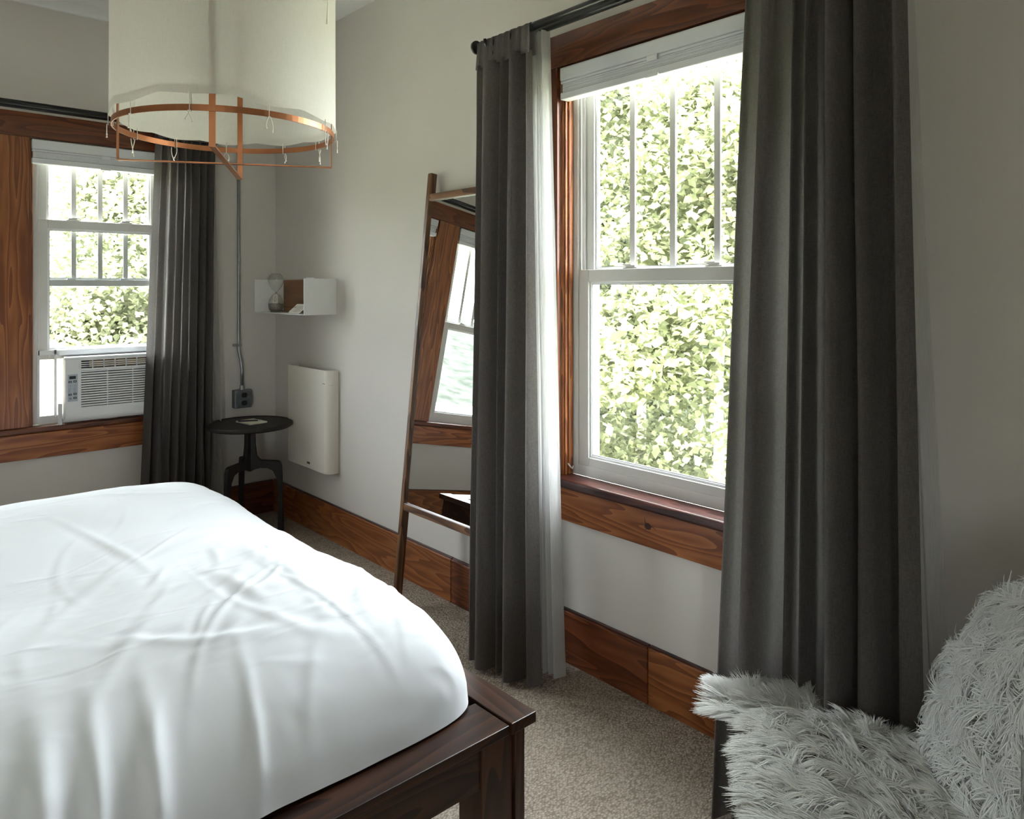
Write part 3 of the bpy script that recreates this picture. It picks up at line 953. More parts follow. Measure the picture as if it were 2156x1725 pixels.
# sheer behind it
s1 = folds(2.05, 1.948, 6, 0.088, 0.018, 2.02, 1.855, 0.105, 0.026, 5)
e = empty('sheer_curtain', toR(2.0, 0.08, 0), label='white sheer curtain behind the grey curtain beside the mirror', cat='curtain', group='white sheer curtains')
drape('panel', sheer_mat, e, sq(s1), 2.335, 0.03, toR, seed=2, nu=200)
# grey curtain, right of the large window
c2 = [(1.090, 0.150, 1.135, 0.235), (1.070, 0.180, 1.105, 0.300), (1.052, 0.120, 1.070, 0.19), (1.022, 0.190, 1.050, 0.300), (0.985, 0.195, 1.000, 0.300), (0.962, 0.120, 0.980, 0.170),
      (0.945, 0.170, 0.950, 0.230), (0.925, 0.125, 0.925, 0.15), (0.905, 0.180, 0.905, 0.235), (0.882, 0.115, 0.870, 0.140), (0.862, 0.120, 0.835, 0.145),
      (0.850, 0.190, 0.815, 0.275), (0.820, 0.190, 0.785, 0.280), (0.800, 0.125, 0.765, 0.155), (0.788, 0.175, 0.740, 0.250), (0.765, 0.165, 0.705, 0.240), (0.745, 0.115, 0.690, 0.150),
      (0.715, 0.120, 0.672, 0.150), (0.700, 0.165, 0.660, 0.215), (0.672, 0.160, 0.605, 0.205)]
e = empty('grey_curtain', toR(0.9, 0.15, 0), label='grey linen curtain hanging behind the sheepskin chair', cat='curtain', group='grey linen curtains')
c2 = sq(c2)
drape('panel', curtain_mat, e, c2, ZR - 0.085, 0.012, toR, seed=3, nu=320)
tabs(e, c2, toR, ZR, 0.190, 7, ZR - 0.085, curtain_mat)
s2 = folds(0.99, 0.700, 8, 0.078, 0.018, 0.98, 0.585, 0.090, 0.022, 8)
e = empty('sheer_curtain', toR(0.8, 0.08, 0), label='white sheer curtain behind the grey curtain by the chair', cat='curtain', group='white sheer curtains')
drape('panel', sheer_mat, e, sq(s2), 2.335, 0.03, toR, seed=4, nu=200)
# grey curtain at the back window
ZB = 2.312
c3 = folds(1.272, 1.600, 8, 0.140, 0.024, 1.185, 1.575, 0.150, 0.034, 14)
e = empty('grey_curtain', toB(1.4, 0.15, 0), label='grey linen curtain hanging beside the air conditioner', cat='curtain', group='grey linen curtains')
drape('panel', curtain_mat, e, c3, ZB - 0.07, 0.012, toB, seed=5, nu=240)
tabs(e, c3, toB, ZB, 0.145, 7, ZB - 0.07, curtain_mat)
s3 = folds(1.40, 1.612, 6, 0.082, 0.016, 1.46, 1.660, 0.10, 0.03, 15)
e = empty('sheer_curtain', toB(1.5, 0.08, 0), label='white sheer curtain beside the round side table', cat='curtain', group='white sheer curtains')
drape('panel', sheer_mat, e, s3, 2.302, 0.02, toB, seed=6, nu=160)

# ------------------------------------------------------------------ leaning ladder mirror
def build_mirror():
    th = math.radians(5.8)
    ya, yb = 2.196, 2.76             # near and far edges along the wall
    xf = 1.778                      # front plane at the floor
    H = 1.925
    r = empty('ladder_mirror', (xf + 0.02, (ya + yb) / 2, 0), label='tall mirror in a walnut ladder frame leaning on the wall', cat='mirror')
    M = Matrix.Translation((xf, 0, 0)) @ Matrix.Rotation(th, 4, 'Y')
    def b(name, mat, x0, x1, y0, y1, z0, z1, bev=0.003):
        return MB().box(x0, x1, y0, y1, z0, z1, M).build(name, mat, r, bevel=bev)
    LEN = H / math.cos(th)
    b('stile', walnut[2], 0, 0.036, yb - 0.027, yb, 0.001, LEN, 0.005)
    b('stile', walnut[2], 0, 0.036, ya, ya + 0.027, 0.001, LEN, 0.005)
    b('rung', walnut[1], 0.001, 0.026, ya + 0.027, yb - 0.027, 1.805, 1.837)
    b('rung', walnut[1], 0.001, 0.026, ya + 0.027, yb - 0.027, 0.425, 0.457)
    b('glass', mirror_mat, 0.012, 0.016, ya + 0.029, yb - 0.029, 0.458, 1.804, 0)
    b('backing', cavity, 0.0165, 0.026, ya + 0.028, yb - 0.028, 0.4575, 1.8045, 0)
    b('foot', rubber, 0.001, 0.035, yb - 0.026, yb - 0.001, -0.0005, 0.0008, 0)
build_mirror()

# ------------------------------------------------------------------ air conditioner
def build_ac():
    X0, X1 = 0.842, 1.312
    YF = WY - 0.105
    z0, z1 = 0.735, 1.030
    r = empty('air_conditioner', ((X0 + X1) / 2, WY, 0.69), label='white window air conditioner with slatted grille on the sill', cat='air conditioner')
    box('housing', white_plastic, r, X0 + 0.012, X1 - 0.012, WY - 0.05, WY + 0.36, 0.705, z1 + 0.005, 0.006)
    # face: bezel pieces around the two openings
    gx0, gx1 = X0 + 0.072, X1 - 0.022
    v0, v1 = z1 - 0.050, z1 - 0.008         # vent
    g0, g1 = z0 + 0.044, z1 - 0.060         # grille
    mb = MB()
    y0, y1 = YF, WY - 0.05
    mb.box(X0, gx0, y0, y1, z0, z1); mb.box(gx1, X1, y0, y1, z0, z1)
    mb.box(gx0, gx1, y0, y1, z0, g0); mb.box(gx0, gx1, y0, y1, g1, v0); mb.box(gx0, gx1, y0, y1, v1, z1)
    mb.build('face', white_plastic, r)
    box('face_edge', white_plastic, r, X0 - 0.001, X1 + 0.001, y0 + 0.006, y1, z1, z1 + 0.012, 0.005)
    # curved lower edge
    pr = [(YF, z0)] + [(YF + 0.03 - 0.03 * math.cos(a), z0 - 0.032 * math.sin(a)) for a in [i * math.pi / 16 for i in range(1, 9)]] + [(WY - 0.05, z0 - 0.032), (WY - 0.05, z0)]
    MB().prism(pr, X0, X1, lambda a, b, d: (d, a, b)).build('lower_edge', white_plastic, r)
    box('grille_back', cavity, r, gx0, gx1, y0 + 0.020, y0 + 0.024, g0, g1, 0)
    n = 15
    for i in range(n):
        za = lerp(g0, g1, (i + 0.30) / n); zb = lerp(g0, g1, (i + 0.92) / n)
        box('grille_slat', white_plastic, r, gx0, gx1, y0 + 0.001, y0 + 0.016, za, zb, 0.001)
    for t in (0.33, 0.66):
        xc = lerp(gx0, gx1, t)
        box('grille_rib', white_plastic, r, xc - 0.002, xc + 0.002, y0 + 0.0005, y0 + 0.012, g0, g1, 0)
    box('vent_back', cavity, r, gx0, gx1, y0 + 0.036, y0 + 0.040, v0, v1, 0)
    for i in range(3):
        zc = lerp(v0, v1, (i + 1) / 4)
        box('vent_bar', white_plastic, r, gx0, gx1, y0 + 0.001, y0 + 0.008, zc - 0.0022, zc + 0.0022, 0)
    for i in range(6):
        xc = lerp(gx0, gx1, (i + 1) / 7.0)
        box('vent_bar', white_plastic, r, xc - 0.0025, xc + 0.0025, y0 + 0.001, y0 + 0.008, v0, v1, 0)
    for i in range(8):
        xc = lerp(gx0 + 0.045, gx1 - 0.06, (i + 0.5) / 8.0)
        MB().box(-0.022, 0.022, -0.0012, 0.0012, v0 + 0.004, v1 - 0.004, Matrix.Translation((xc, y0 + 0.022, 0)) @ Matrix.Rotation(0.35, 4, 'Z')).build('vent_louver', louver_reflect_tan, r)
    box('vent_slider', white_plastic, r, gx0 - 0.011, gx0 - 0.006, y0 - 0.003, y0, v0 + 0.004, v1 - 0.010, 0.001)
    # controls
    px0, px1 = X0 + 0.010, X0 + 0.056
    p0, p1 = z0 + 0.078, z0 + 0.218
    pn = box('control_panel', grey_panel, r, px0, px1, y0 - 0.0012, y0, p0, p1, 0.0005)
    def ctl(name, mat, a0, a1, b0, b1, d=0.0026):
        return box(name, mat, pn, lerp(px0, px1, a0), lerp(px0, px1, a1), y0 - d, y0 - 0.0012, lerp(p0, p1, b0), lerp(p0, p1, b1), 0.0004)
    ctl('display', black_plastic, 0.16, 0.80, 0.83, 0.94)
    for a, bb in ((0.08, 0.69), (0.56, 0.70), (0.08, 0.22), (0.56, 0.235), (0.56, 0.09)):
        bt = ctl('button', dark_button, a, a + 0.32, bb, bb + 0.075)
        box('button_text', white_plastic, bt, lerp(px0, px1, a + 0.09), lerp(px0, px1, a + 0.23), y0 - 0.0029, y0 - 0.0026, lerp(p0, p1, bb + 0.030), lerp(p0, p1, bb + 0.046), 0)
    pr = MB()
    for k in range(4):
        for (a, w) in ((0.10, 0.13 + 0.06 * (k % 2)), (0.56, 0.04), (0.66, 0.12)):
            x = lerp(px0, px1, a)
            z = lerp(p0, p1, 0.34 + 0.045 * k)
            pr.box(x, x + w * (px1 - px0), y0 - 0.0015, y0 - 0.0012, z, z + 0.0012)
    for a in (0.2, 0.68):
        x = lerp(px0, px1, a); z = lerp(p0, p1, 0.60)
        for k in range(3):
            pr.box(x, x + 0.005 - 0.001 * k, y0 - 0.0015, y0 - 0.0012, z - 0.004 * k, z - 0.004 * k + 0.001)
    pr.build('print', ink, pn)
    cx, cz = lerp(px0, px1, 0.27), lerp(p0, p1, 0.115)
    lg = MB().tube([(cx + 0.0046 * math.cos(a), y0 - 0.0016, cz + 0.0046 * math.sin(a)) for a in [2 * math.pi * k / 24 for k in range(24)]], 0.0007, 6, closed=True)
    lg.tube([(cx - 0.0025, y0 - 0.0016, cz + 0.001), (cx - 0.001, y0 - 0.0016, cz + 0.0026), (cx, y0 - 0.0016, cz), (cx + 0.001, y0 - 0.0016, cz - 0.0024), (cx + 0.0025, y0 - 0.0016, cz - 0.0005)], 0.0005, 6)
    lg.build('emblem', dark_button, pn, smooth=True)
    # top rail and accordion side panels
    box('top_rail', white_plastic, r, X0 - 0.012, X1 + 0.012, WY - 0.012, WY + 0.05, z1 + 0.018, z1 + 0.046, 0.002)
    for xa, xb in ((BW[0] + 0.05, X0 - 0.014), (X1 + 0.014, BW[1] - 0.05)):
        pts = []
        m = 15
        sp = MB()
        def fn(u, v, xa=xa, xb=xb):
            k = u * m * 2
            tri = abs((k % 2) - 1)
            return (lerp(xa + 0.006, xb - 0.006, u), WY + 0.06 + 0.012 * tri, lerp(0.733, z1 + 0.022, v))
        sp.grid(m * 2 + 1, 2, fn)
        sp.build('accordion_panel', accordion_mat, r, fixn=False)
        fr = MB()
        fr.box(xa - 0.004, xa + 0.008, WY + 0.044, WY + 0.085, 0.72, z1 + 0.046); fr.box(xb - 0.008, xb + 0.004, WY + 0.044, WY + 0.085, 0.72, z1 + 0.046)
        fr.box(xa, xb, WY + 0.044, WY + 0.085, z1 + 0.018, z1 + 0.044)
        fr.build('panel_frame', white_plastic, r, bevel=0.001)
    box('side_guide', white_plastic, r, X0 - 0.022, X0 - 0.004, WY - 0.055, WY - 0.03, 0.689, 0.80, 0.003)
    pts = []
    for i in range(25):
        t = i / 24
        pts.append((lerp(X0 + 0.0, 1.30, t), YF + 0.03 + 0.02 * math.sin(t * 3), 0.735 - 0.040 * math.sin(min(1, t * 1.25) * math.pi * 0.75) * (1 - 0.35 * t) + 0.03 * max(0, t - 0.7)))
    MB().tube(pts, 0.0042, 10).build('power_cord', white_plastic, r, smooth=True)
build_ac()

# ------------------------------------------------------------------ conduit and outlet
def build_outlet():
    r = empty('conduit_outlet', (1.795, WY, 0.66), label='galvanized conduit running down to a metal double outlet box', cat='outlet')
    pts = [(1.780, WY - 0.013, CZ - 0.001), (1.780, WY - 0.013, 1.06), (1.781, WY - 0.013, 1.02), (1.790, WY - 0.022, 0.96), (1.795, WY - 0.026, 0.90), (1.795, WY - 0.026, 0.78)]
    MB().tube(pts, 0.0095, 16).build('conduit', steel, r, smooth=True)
    box('strap', steel, r, 1.748, 1.795, WY - 0.025, WY - 0.0005, 1.045, 1.06, 0.002)
    MB().tube([(1.757, WY - 0.024, 1.0525), (1.757, WY - 0.030, 1.0525)], 0.006, 12).build('screw', steel, r)
    MB().lathe([(0.015, 0), (0.015, 0.008), (0.0125, 0.008), (0.0125, 0.026)], (1.795, WY - 0.026, 0.782), 16).build('connector', steel, r)
    bx = box('outlet_box', steel_grey, r, 1.742, 1.848, WY - 0.048, WY - 0.0005, 0.672, 0.782, 0.004)
    yf = WY - 0.0485
    pl = box('cover_plate', steel_grey, r, 1.744, 1.846, yf - 0.006, yf, 0.674, 0.780, 0.005)
    for zc in (0.751, 0.703):
        poly = [(0.0175 * math.cos(a), max(-0.0145, min(0.0145, 0.0175 * math.sin(a)))) for a in [2 * math.pi * k / 28 for k in range(28)]]
        s = MB().prism([(1.798 + a, zc + b) for a, b in poly], yf - 0.009, yf - 0.0055, lambda a, b, d: (a, d, b)).build('socket', black_plastic, pl)
    for dx, dz in ((-0.042, 0.044), (0.042, -0.044), (0.042, 0.044), (-0.042, -0.044)):
        MB().tube([(1.795 + dx, yf - 0.005, 0.727 + dz), (1.795 + dx, yf - 0.008, 0.727 + dz)], 0.0035, 10).build('screw', steel, pl)
build_outlet()

# ------------------------------------------------------------------ round side table with notepad and pen
TC = (1.728, 4.165)
TZ = 0.628
def build_table():
    r = empty('side_table', (*TC, 0), label='round dark wood side table on three curved legs in the corner', cat='table')
    R = 0.238
    MB().lathe([(R - 0.012, -0.026), (R, -0.018), (R, -0.006), (R - 0.004, -0.001), (R - 0.016, 0.0), (R - 0.020, -0.004), (0.001, -0.004)], (*TC, TZ), 72).build('table_top', tabwood, r, smooth=False)
    def leg(ang):
        # flat sawn leg: rises beside the centre, bends out at mid height, drops to the floor
        prof_out = [(0.030, 0.602), (0.032, 0.50), (0.040, 0.435), (0.060, 0.412), (0.155, 0.405), (0.172, 0.398), (0.180, 0.375), (0.183, 0.30), (0.190, 0.0)]
        prof_in = [(0.160, 0.0), (0.157, 0.24), (0.150, 0.31), (0.130, 0.35), (0.10, 0.364), (0.06, 0.366), (0.028, 0.358), (0.004, 0.345), (0.004, 0.602)]
        poly = prof_out + prof_in
        c, s = math.cos(ang), math.sin(ang)
        MB().prism(poly, -0.014, 0.014, lambda a, b, d: (TC[0] + a * c - d * s, TC[1] + a * s + d * c, b)).build('leg', tabwood, r, bevel=0.003)
    base = math.atan2(-math.sin(YAW), math.cos(YAW))      # camera right direction
    for k in (0.10, 2.19, 4.29):
        leg(base + k)
build_table()
def pad_pen():
    M = Matrix.Translation((TC[0] + 0.015, TC[1] + 0.012, TZ - 0.004)) @ Matrix.Rotation(0.15, 4, 'Z')
    p = MB().box(-0.055, 0.055, -0.075, 0.075, 0.0002, 0.008, M).build('notepad', paper, bevel=0.001)
    tag(p, 'small cream notepad on the round side table', 'notepad')
    r = empty('pen', tuple(M @ Vector((0, 0, 0.008))), label='dark pen lying across the cream notepad', cat='pen')
    d = Vector((0.62, -0.5, 0)).normalized()
    c = M @ Vector((-0.015, -0.005, 0.0128))
    dirv = Vector((math.cos(YAW), -math.sin(YAW), 0))
    dirv = (dirv + Vector((0.1, 0.25, 0))).normalized()
    MB().tube([c - dirv * 0.062, c + dirv * 0.045], 0.0044, 14).build('barrel', black_plastic, r, smooth=False)
    MB().tube([c + dirv * 0.045, c + dirv * 0.060, c + dirv * 0.066], [0.0043, 0.003, 0.0008], 14).build('tip', brass, r, smooth=False)
pad_pen()

# ------------------------------------------------------------------ wall shelf with hourglass and card
SX, SY0, SY1, SZ0, SZ1 = 1.825, 3.685, 4.328, 1.254, 1.452
def build_shelf():
    r = empty('wall_shelf', (WX, (SY0 + SY1) / 2, SZ0), label='white metal box shelf with wooden back mounted in the corner', cat='shelf')
    t = 0.004
    box('bottom', white_powder, r, SX, WX - 0.001, SY0, SY1, SZ0, SZ0 + t, 0.0008)
    box('side', white_powder, r, SX, WX - 0.001, SY0, SY0 + t, SZ0 + t, SZ1, 0.0008)
    box('side', white_powder, r, SX, WX - 0.001, SY1 - t, SY1, SZ0 + t, SZ1, 0.0008)
    box('back_board', oak, r, WX - 0.014, WX - 0.001, SY0 + t + 0.0005, SY1 - t - 0.0005, SZ0 + t + 0.0005, SZ1 - 0.002, 0.001)
    box('inner_shelf_board', oak, r, WX - 0.07, WX - 0.0145, SY0 + t + 0.0005, SY1 - t - 0.0005, SZ0 + t + 0.0005, SZ0 + t + 0.006, 0.001)
    box('clip', white_plastic, r, SX + 0.02, SX + 0.058, SY0 - 0.004, SY0 + 0.012, SZ1 - 0.001, SZ1 + 0.006, 0.002)
build_shelf()
def build_hourglass():
    c = (1.885, 4.165, SZ0 + 0.0045)
    r = empty('hourglass', c, label='clear glass hourglass with dark sand standing on the wall shelf', cat='hourglass')
    prof = [(0.026, 0.000), (0.030, 0.001), (0.040, 0.016), (0.0445, 0.036), (0.044, 0.052), (0.036, 0.078), (0.020, 0.102), (0.0075, 0.113), (0.0055, 0.117),
            (0.0075, 0.121), (0.020, 0.132), (0.036, 0.155), (0.0445, 0.178), (0.044, 0.198), (0.036, 0.216), (0.024, 0.227), (0.010, 0.2295), (0.0005, 0.2297)]
    inner = [(max(0.0004, a - 0.0016), b) for a, b in prof][::-1]
    inner[-1] = (0.0004, 0.0022); inner[-2] = (0.028, 0.0025)
    MB().lathe([(0.0005, 0.0)] + prof + inner[1:], c, 40, cap=False).build('glass_body', clear_glass, r, smooth=True)
    MB().lathe([(0.026, 0.0032), (0.0375, 0.017), (0.0422, 0.036), (0.0418, 0.049), (0.02, 0.053), (0.001, 0.055)], c, 40).build('sand', sand, r, smooth=False)
    f = Vector((-0.5, -0.86, 0)).normalized(); t = Vector((-f.y, f.x, 0))
    q = Vector(c)
    poly = [(-0.016, 0.052), (0.016, 0.052), (0.013, 0.098), (0.006, 0.106), (-0.006, 0.106), (-0.011, 0.098)]
    tg = MB().prism(poly, 0.047, 0.0478, lambda a, b, d: tuple(q + t * a + f * (d - max(0, b - 0.052) * 0.35) + Vector((0, 0, b)))).build('paper_tag', paper, r)
    l = MB()
    ell = [(0.005 * math.cos(a), 0.077 + 0.013 * math.sin(a)) for a in [2 * math.pi * k / 20 for k in range(20)]]
    l.tube([tuple(q + t * a + f * (0.0486 - max(0, b - 0.052) * 0.35) + Vector((0, 0, b))) for a, b in ell], 0.0009, 6, closed=True)
    l.tube([tuple(q + t * a + f * (0.0486 - (b - 0.052) * 0.35) + Vector((0, 0, b))) for a, b in ((-0.005, 0.097), (0, 0.094), (0.005, 0.097))], 0.0009, 6)
    l.build('leaf_print', ink, tg)
    MB().tube([tuple(q + f * 0.031 + Vector((0, 0, 0.104))), tuple(q + f * 0.012 + Vector((0, 0, 0.113))), tuple(q + t * 0.009 + Vector((0, 0, 0.117))), tuple(q - f * 0.009 + Vector((0, 0, 0.117)))], 0.0009, 6).build('string', ink, r)
build_hourglass()
def build_card():
    z = SZ0 + 0.0045
    yc = 3.835
    r = empty('tent_card', (1.88, yc, z), label='cream folded paper card leaning open on the wall shelf', cat='card')
    a = (1.838, yc + 0.075); w = 0.10
    # front leaf slopes back, rear leaf drops behind it
    f = Vector((0.80, -0.10, 0)); 
    def leaf(name, p0, p1, mat, wdir):
        n = (Vector(p1) - Vector(p0)).cross(wdir).normalized() * 0.0006
        vs = [Vector(p0), Vector(p0) + wdir, Vector(p1) + wdir, Vector(p1)]
        mb = MB()
        mb.add([v - n for v in vs] + [v + n for v in vs], [(0, 1, 2, 3), (7, 6, 5, 4), (0, 4, 5, 1), (1, 5, 6, 2), (2, 6, 7, 3), (3, 7, 4, 0)])
        return mb.build(name, mat, r)
    wd = Vector((0.012, -0.118, 0.0))
    p0 = (1.836, yc + 0.075, z + 0.001); p1 = (1.884, yc + 0.052, z + 0.052)
    lf = leaf('front_leaf', p0, p1, paper, wd)
    leaf('rear_leaf', p1, (1.935, yc + 0.06, z + 0.006), paper, wd)
    pr = MB()
    P0, P1 = Vector(p0), Vector(p1)
    nn = wd.cross(P1 - P0).normalized()
    if nn.x > 0: nn = -nn
    for k in range(9):
        s = 0.18 + 0.075 * k
        b0 = P0.lerp(P1, s) + nn * 0.0010
        l0 = 0.30 if k < 7 else 0.12
        q0, q1 = b0 + wd * l0, b0 + wd * (0.90 - 0.12 * (k % 3 == 0))
        dz = (P1 - P0).normalized() * 0.0011
        pr.add([q0, q1, q1 + dz, q0 + dz], [(0, 1, 2, 3)])
    ring = [P0.lerp(P1, 0.60 + 0.09 * math.sin(t)) + wd * (0.16 + 0.055 * math.cos(t)) + nn * 0.0012 for t in [math.pi * k / 10 for k in range(11)]]
    pr.tube(ring, 0.0008, 6)
    pr.build('print', ink, lf, fixn=False)
build_card()

# ------------------------------------------------------------------ wall heater
def build_heater():
    r = empty('wall_heater', (WX, 3.9, 0.38), label='cream slim panel heater mounted on the wall above the baseboard', cat='heater')
    xf = 1.950
    pts = [(xf, 4.142)]
    pts += [(xf, 3.705)]
    cx, cy, rad = xf + 0.045, 3.705, 0.045
    for k in range(1, 11):
        a = k / 10 * math.pi / 2
        pts.append((cx - rad * math.cos(a), cy - rad * math.sin(a)))
    pts.append((WX - 0.003, 3.660))
    inner = [(x + 0.003, y + 0.003 if y < 4.1 else y) for x, y in pts][::-1]
    poly = pts + inner
    p = MB().prism(poly, 0.379, 0.948, lambda a, b, d: (a, b, d)).build('front_panel', heater_white, r, bevel=0.0012)
    box('far_side', heater_white, r, xf + 0.004, WX - 0.001, 4.138, 4.142, 0.379, 0.948, 0.001)
    box('heating_core', cavity, r, xf + 0.02, WX - 0.001, 3.73, 4.12, 0.40, 0.90, 0.004)
    box('seam', steel, p, xf + 0.006, xf + 0.040, 3.6592, 3.6598, 0.868, 0.8688, 0)
    box('badge', dark_button, p, xf - 0.0012, xf + 0.0, 3.865, 3.898, 0.404, 0.4155, 0.0003)
    box('indicator', dark_button, p, xf - 0.0010, xf + 0.0, 3.690, 3.716, 0.8735, 0.8762, 0)
build_heater()

# ------------------------------------------------------------------ lounge chair with sheepskins
FV = Vector((-0.7071, 0.7071, 0)); WV = Vector((0.7071, 0.7071, 0))
def cp(w, f, z):
    p = WV * w + FV * f
    return Vector((p.x, p.y, z))

def super_block(name, mat, parent, c, ax, ay, az, n=4.0, res=(48, 24)):
    """rounded cushion: superellipsoid spanned by three half-axis vectors"""
    def fn(u, v):
        th = 2 * math.pi * u; ph = (v - 0.5) * math.pi
        def sp(x, e): return math.copysign(abs(x) ** e, x)
        e = 2.0 / n
        cx = sp(math.cos(ph), e) * sp(math.cos(th), e); cy = sp(math.cos(ph), e) * sp(math.sin(th), e); cz = sp(math.sin(ph), e)
        return tuple(c + ax * cx + ay * cy + az * cz)
    return MB().grid(res[0], res[1], fn, closed=True).build(name, mat, parent, smooth=True)

BACK_DIR = Vector((0, 0, 1)) * 0.965 - FV * 0.26
def build_chair():
    r = empty('lounge_chair', tuple(cp(1.40, -0.62, 0)), label='black leather lounge chair under white sheepskins by the curtain', cat='chair')
    Z = Vector((0, 0, 1))
    super_block('seat_cushion', black_leather, r, cp(1.40, -0.63, 0.345), WV * 0.30, FV * 0.235, Z * 0.062, 5)
    n = BACK_DIR.cross(WV).normalized()
    super_block('back_cushion', black_leather, r, cp(1.36, -0.915, 0.565), WV * 0.235, BACK_DIR * 0.235, n * 0.042, 3.2)
    for w in (1.14, 1.66):
        for f, f2 in ((-0.42, -0.40), (-0.84, -0.92)):
            MB().tube([cp(w, f, 0.30), cp(w, f2, 0.0)], [0.013, 0.011], 12).build('leg', black_metal, r, smooth=False)
    for w in (1.13, 1.67):
        MB().tube([cp(w, -0.40, 0.295), cp(w, -0.86, 0.295), cp(w, -0.93, 0.55)], 0.011, 12).build('side_bar', black_metal, r, smooth=True)
    MB().tube([cp(1.13, -0.41, 0.29), cp(1.67, -0.41, 0.29)], 0.010, 12).build('front_bar', black_metal, r)
build_chair()

def sheepskin(name, label, surf, nrm_hint, n_strands, flow, seed, length=0.055, uv_keep=None):
    """surf(u,v)->Vector; hide mesh plus wool strands"""
    r = empty(name, tuple(surf(0.5, 0.5)), label=label, cat='sheepskin', group='white sheepskins on the lounge chair')
    nu, nv = 60, 60
    MB().grid(nu, nv, lambda u, v: tuple(surf(u, v))).build('hide', hide_mat, r, smooth=True, solid=0.004)
    rg = np.random.default_rng(seed)
    # tabulate the surface
    G = 90
    us = np.linspace(0, 1, G)
    P = np.array([[tuple(surf(u, v)) for u in us] for v in us])
    du = np.gradient(P, axis=1); dv = np.gradient(P, axis=0)
    nn = np.cross(du, dv); nn /= np.linalg.norm(nn, axis=2, keepdims=True) + 1e-9
    if (nn.mean(axis=(0, 1)) @ np.array(nrm_hint)) < 0: nn = -nn
    du /= np.linalg.norm(du, axis=2, keepdims=True) + 1e-9; dv /= np.linalg.norm(dv, axis=2, keepdims=True) + 1e-9
    def samp(A, u, v):
        x = u * (G - 1); y = v * (G - 1)
        i = np.clip(x.astype(int), 0, G - 2); j = np.clip(y.astype(int), 0, G - 2)
        fx = (x - i)[:, None]; fy = (y - j)[:, None]
        return A[j, i] * (1 - fx) * (1 - fy) + A[j, i + 1] * fx * (1 - fy) + A[j + 1, i] * (1 - fx) * fy + A[j + 1, i + 1] * fx * fy
    u = rg.random(n_strands); v = rg.random(n_strands)
    ed = rg.random(n_strands) < 0.16
    side = rg.integers(0, 4, n_strands)
    u = np.where(ed & (side == 0), rg.random(n_strands) * 0.02, u); u = np.where(ed & (side == 1), 1 - rg.random(n_strands) * 0.02, u)
    v = np.where(ed & (side == 2), rg.random(n_strands) * 0.02, v); v = np.where(ed & (side == 3), 1 - rg.random(n_strands) * 0.02, v)
    # locks: each strand leans to the tip of its lock
    K = 900
    cu, cv = rg.random(K), rg.random(K)
    lock = np.empty(n_strands, int)
    for s in range(0, n_strands, 4000):
        d = (u[s:s + 4000, None] - cu) ** 2 + (v[s:s + 4000, None] - cv) ** 2
        lock[s:s + 4000] = d.argmin(axis=1)
    fl = np.array([flow(a, b) for a, b in zip(cu, cv)]) + rg.normal(0, 0.55, (K, 2))
    fl /= np.linalg.norm(fl, axis=1, keepdims=True)
    llen = length * rg.uniform(0.75, 1.3, K); lift = rg.uniform(0.25, 0.75, K); curl = rg.normal(0, 0.5, K)
    base = samp(P, u, v); nr = samp(nn, u, v); a = samp(du, u, v); b = samp(dv, u, v)
    eu = np.clip((np.abs(u - 0.5) - 0.42) / 0.08, 0, 1) * np.sign(u - 0.5); ev = np.clip((np.abs(v - 0.5) - 0.42) / 0.08, 0, 1) * np.sign(v - 0.5)
    fd = fl[lock] * (1 - 0.75 * np.maximum(np.abs(eu), np.abs(ev)))[:, None] + np.stack([eu, ev], 1) * 1.3
    fd += rg.normal(0, 0.30, fd.shape)
    t = a * fd[:, :1] + b * fd[:, 1:]
    t /= np.linalg.norm(t, axis=1, keepdims=True) + 1e-9
    # pull towards the lock centre line
    lc = samp(P, cu, cv)[lock] - base
    lc -= nr * (lc * nr).sum(1, keepdims=True)
    Ls = (llen[lock] * rg.uniform(0.7, 1.1, n_strands))[:, None]
    lf = (lift[lock] * (1 - 0.5 * np.maximum(np.abs(eu), np.abs(ev))))[:, None]
    sd = np.cross(nr, t)
    S = 4
    pts = []
    for k in range(S):
        s = k / (S - 1)
        p = base + t * Ls * (s * (0.55 + 0.45 * s)) + nr * Ls * lf * (1.55 * s - 0.95 * s * s) + sd * Ls * (curl[lock][:, None] * 0.5 * s * s) + lc * 0.42 * s
        p[:, 2] -= (Ls[:, 0] * 0.10 * s * s)
        pts.append(p)
    pts = np.stack(pts, 1)                       # n,S,3
    rad = np.array([0.0013, 0.0014, 0.0011, 0.0002])
    tang = np.gradient(pts, axis=1); tang /= np.linalg.norm(tang, axis=2, keepdims=True) + 1e-9
    ref = sd[:, None, :]
    s1 = ref - tang * (ref * tang).sum(2, keepdims=True); s1 /= np.linalg.norm(s1, axis=2, keepdims=True) + 1e-9
    s2 = np.cross(tang, s1)
    V = []
    for q in range(3):
        an = 2 * math.pi * q / 3 + 0.5
        V.append(pts + (s1 * math.cos(an) + s2 * math.sin(an)) * rad[None, :, None])
    V = np.stack(V, 2).reshape(-1, 3)            # n*S*3
    idx = np.arange(n_strands)[:, None, None] * (S * 3)
    kk = np.arange(S - 1)[None, :, None] * 3
    qq = np.arange(3)[None, None, :]
    q2 = (qq + 1) % 3
    F = np.stack([idx + kk + qq, idx + kk + q2, idx + kk + 3 + q2, idx + kk + 3 + qq], -1).reshape(-1, 4)
    me = bpy.data.meshes.new('wool')
    me.vertices.add(len(V)); me.vertices.foreach_set('co', V.astype(np.float32).ravel())
    me.loops.add(F.size); me.loops.foreach_set('vertex_index', F.astype(np.int32).ravel())
    me.polygons.add(len(F)); me.polygons.foreach_set('loop_start', np.arange(0, F.size, 4, dtype=np.int32))
    me.polygons.foreach_set('use_smooth', np.ones(len(F), bool))
    me.update(calc_edges=True)
    me.materials.append(fur_mat)
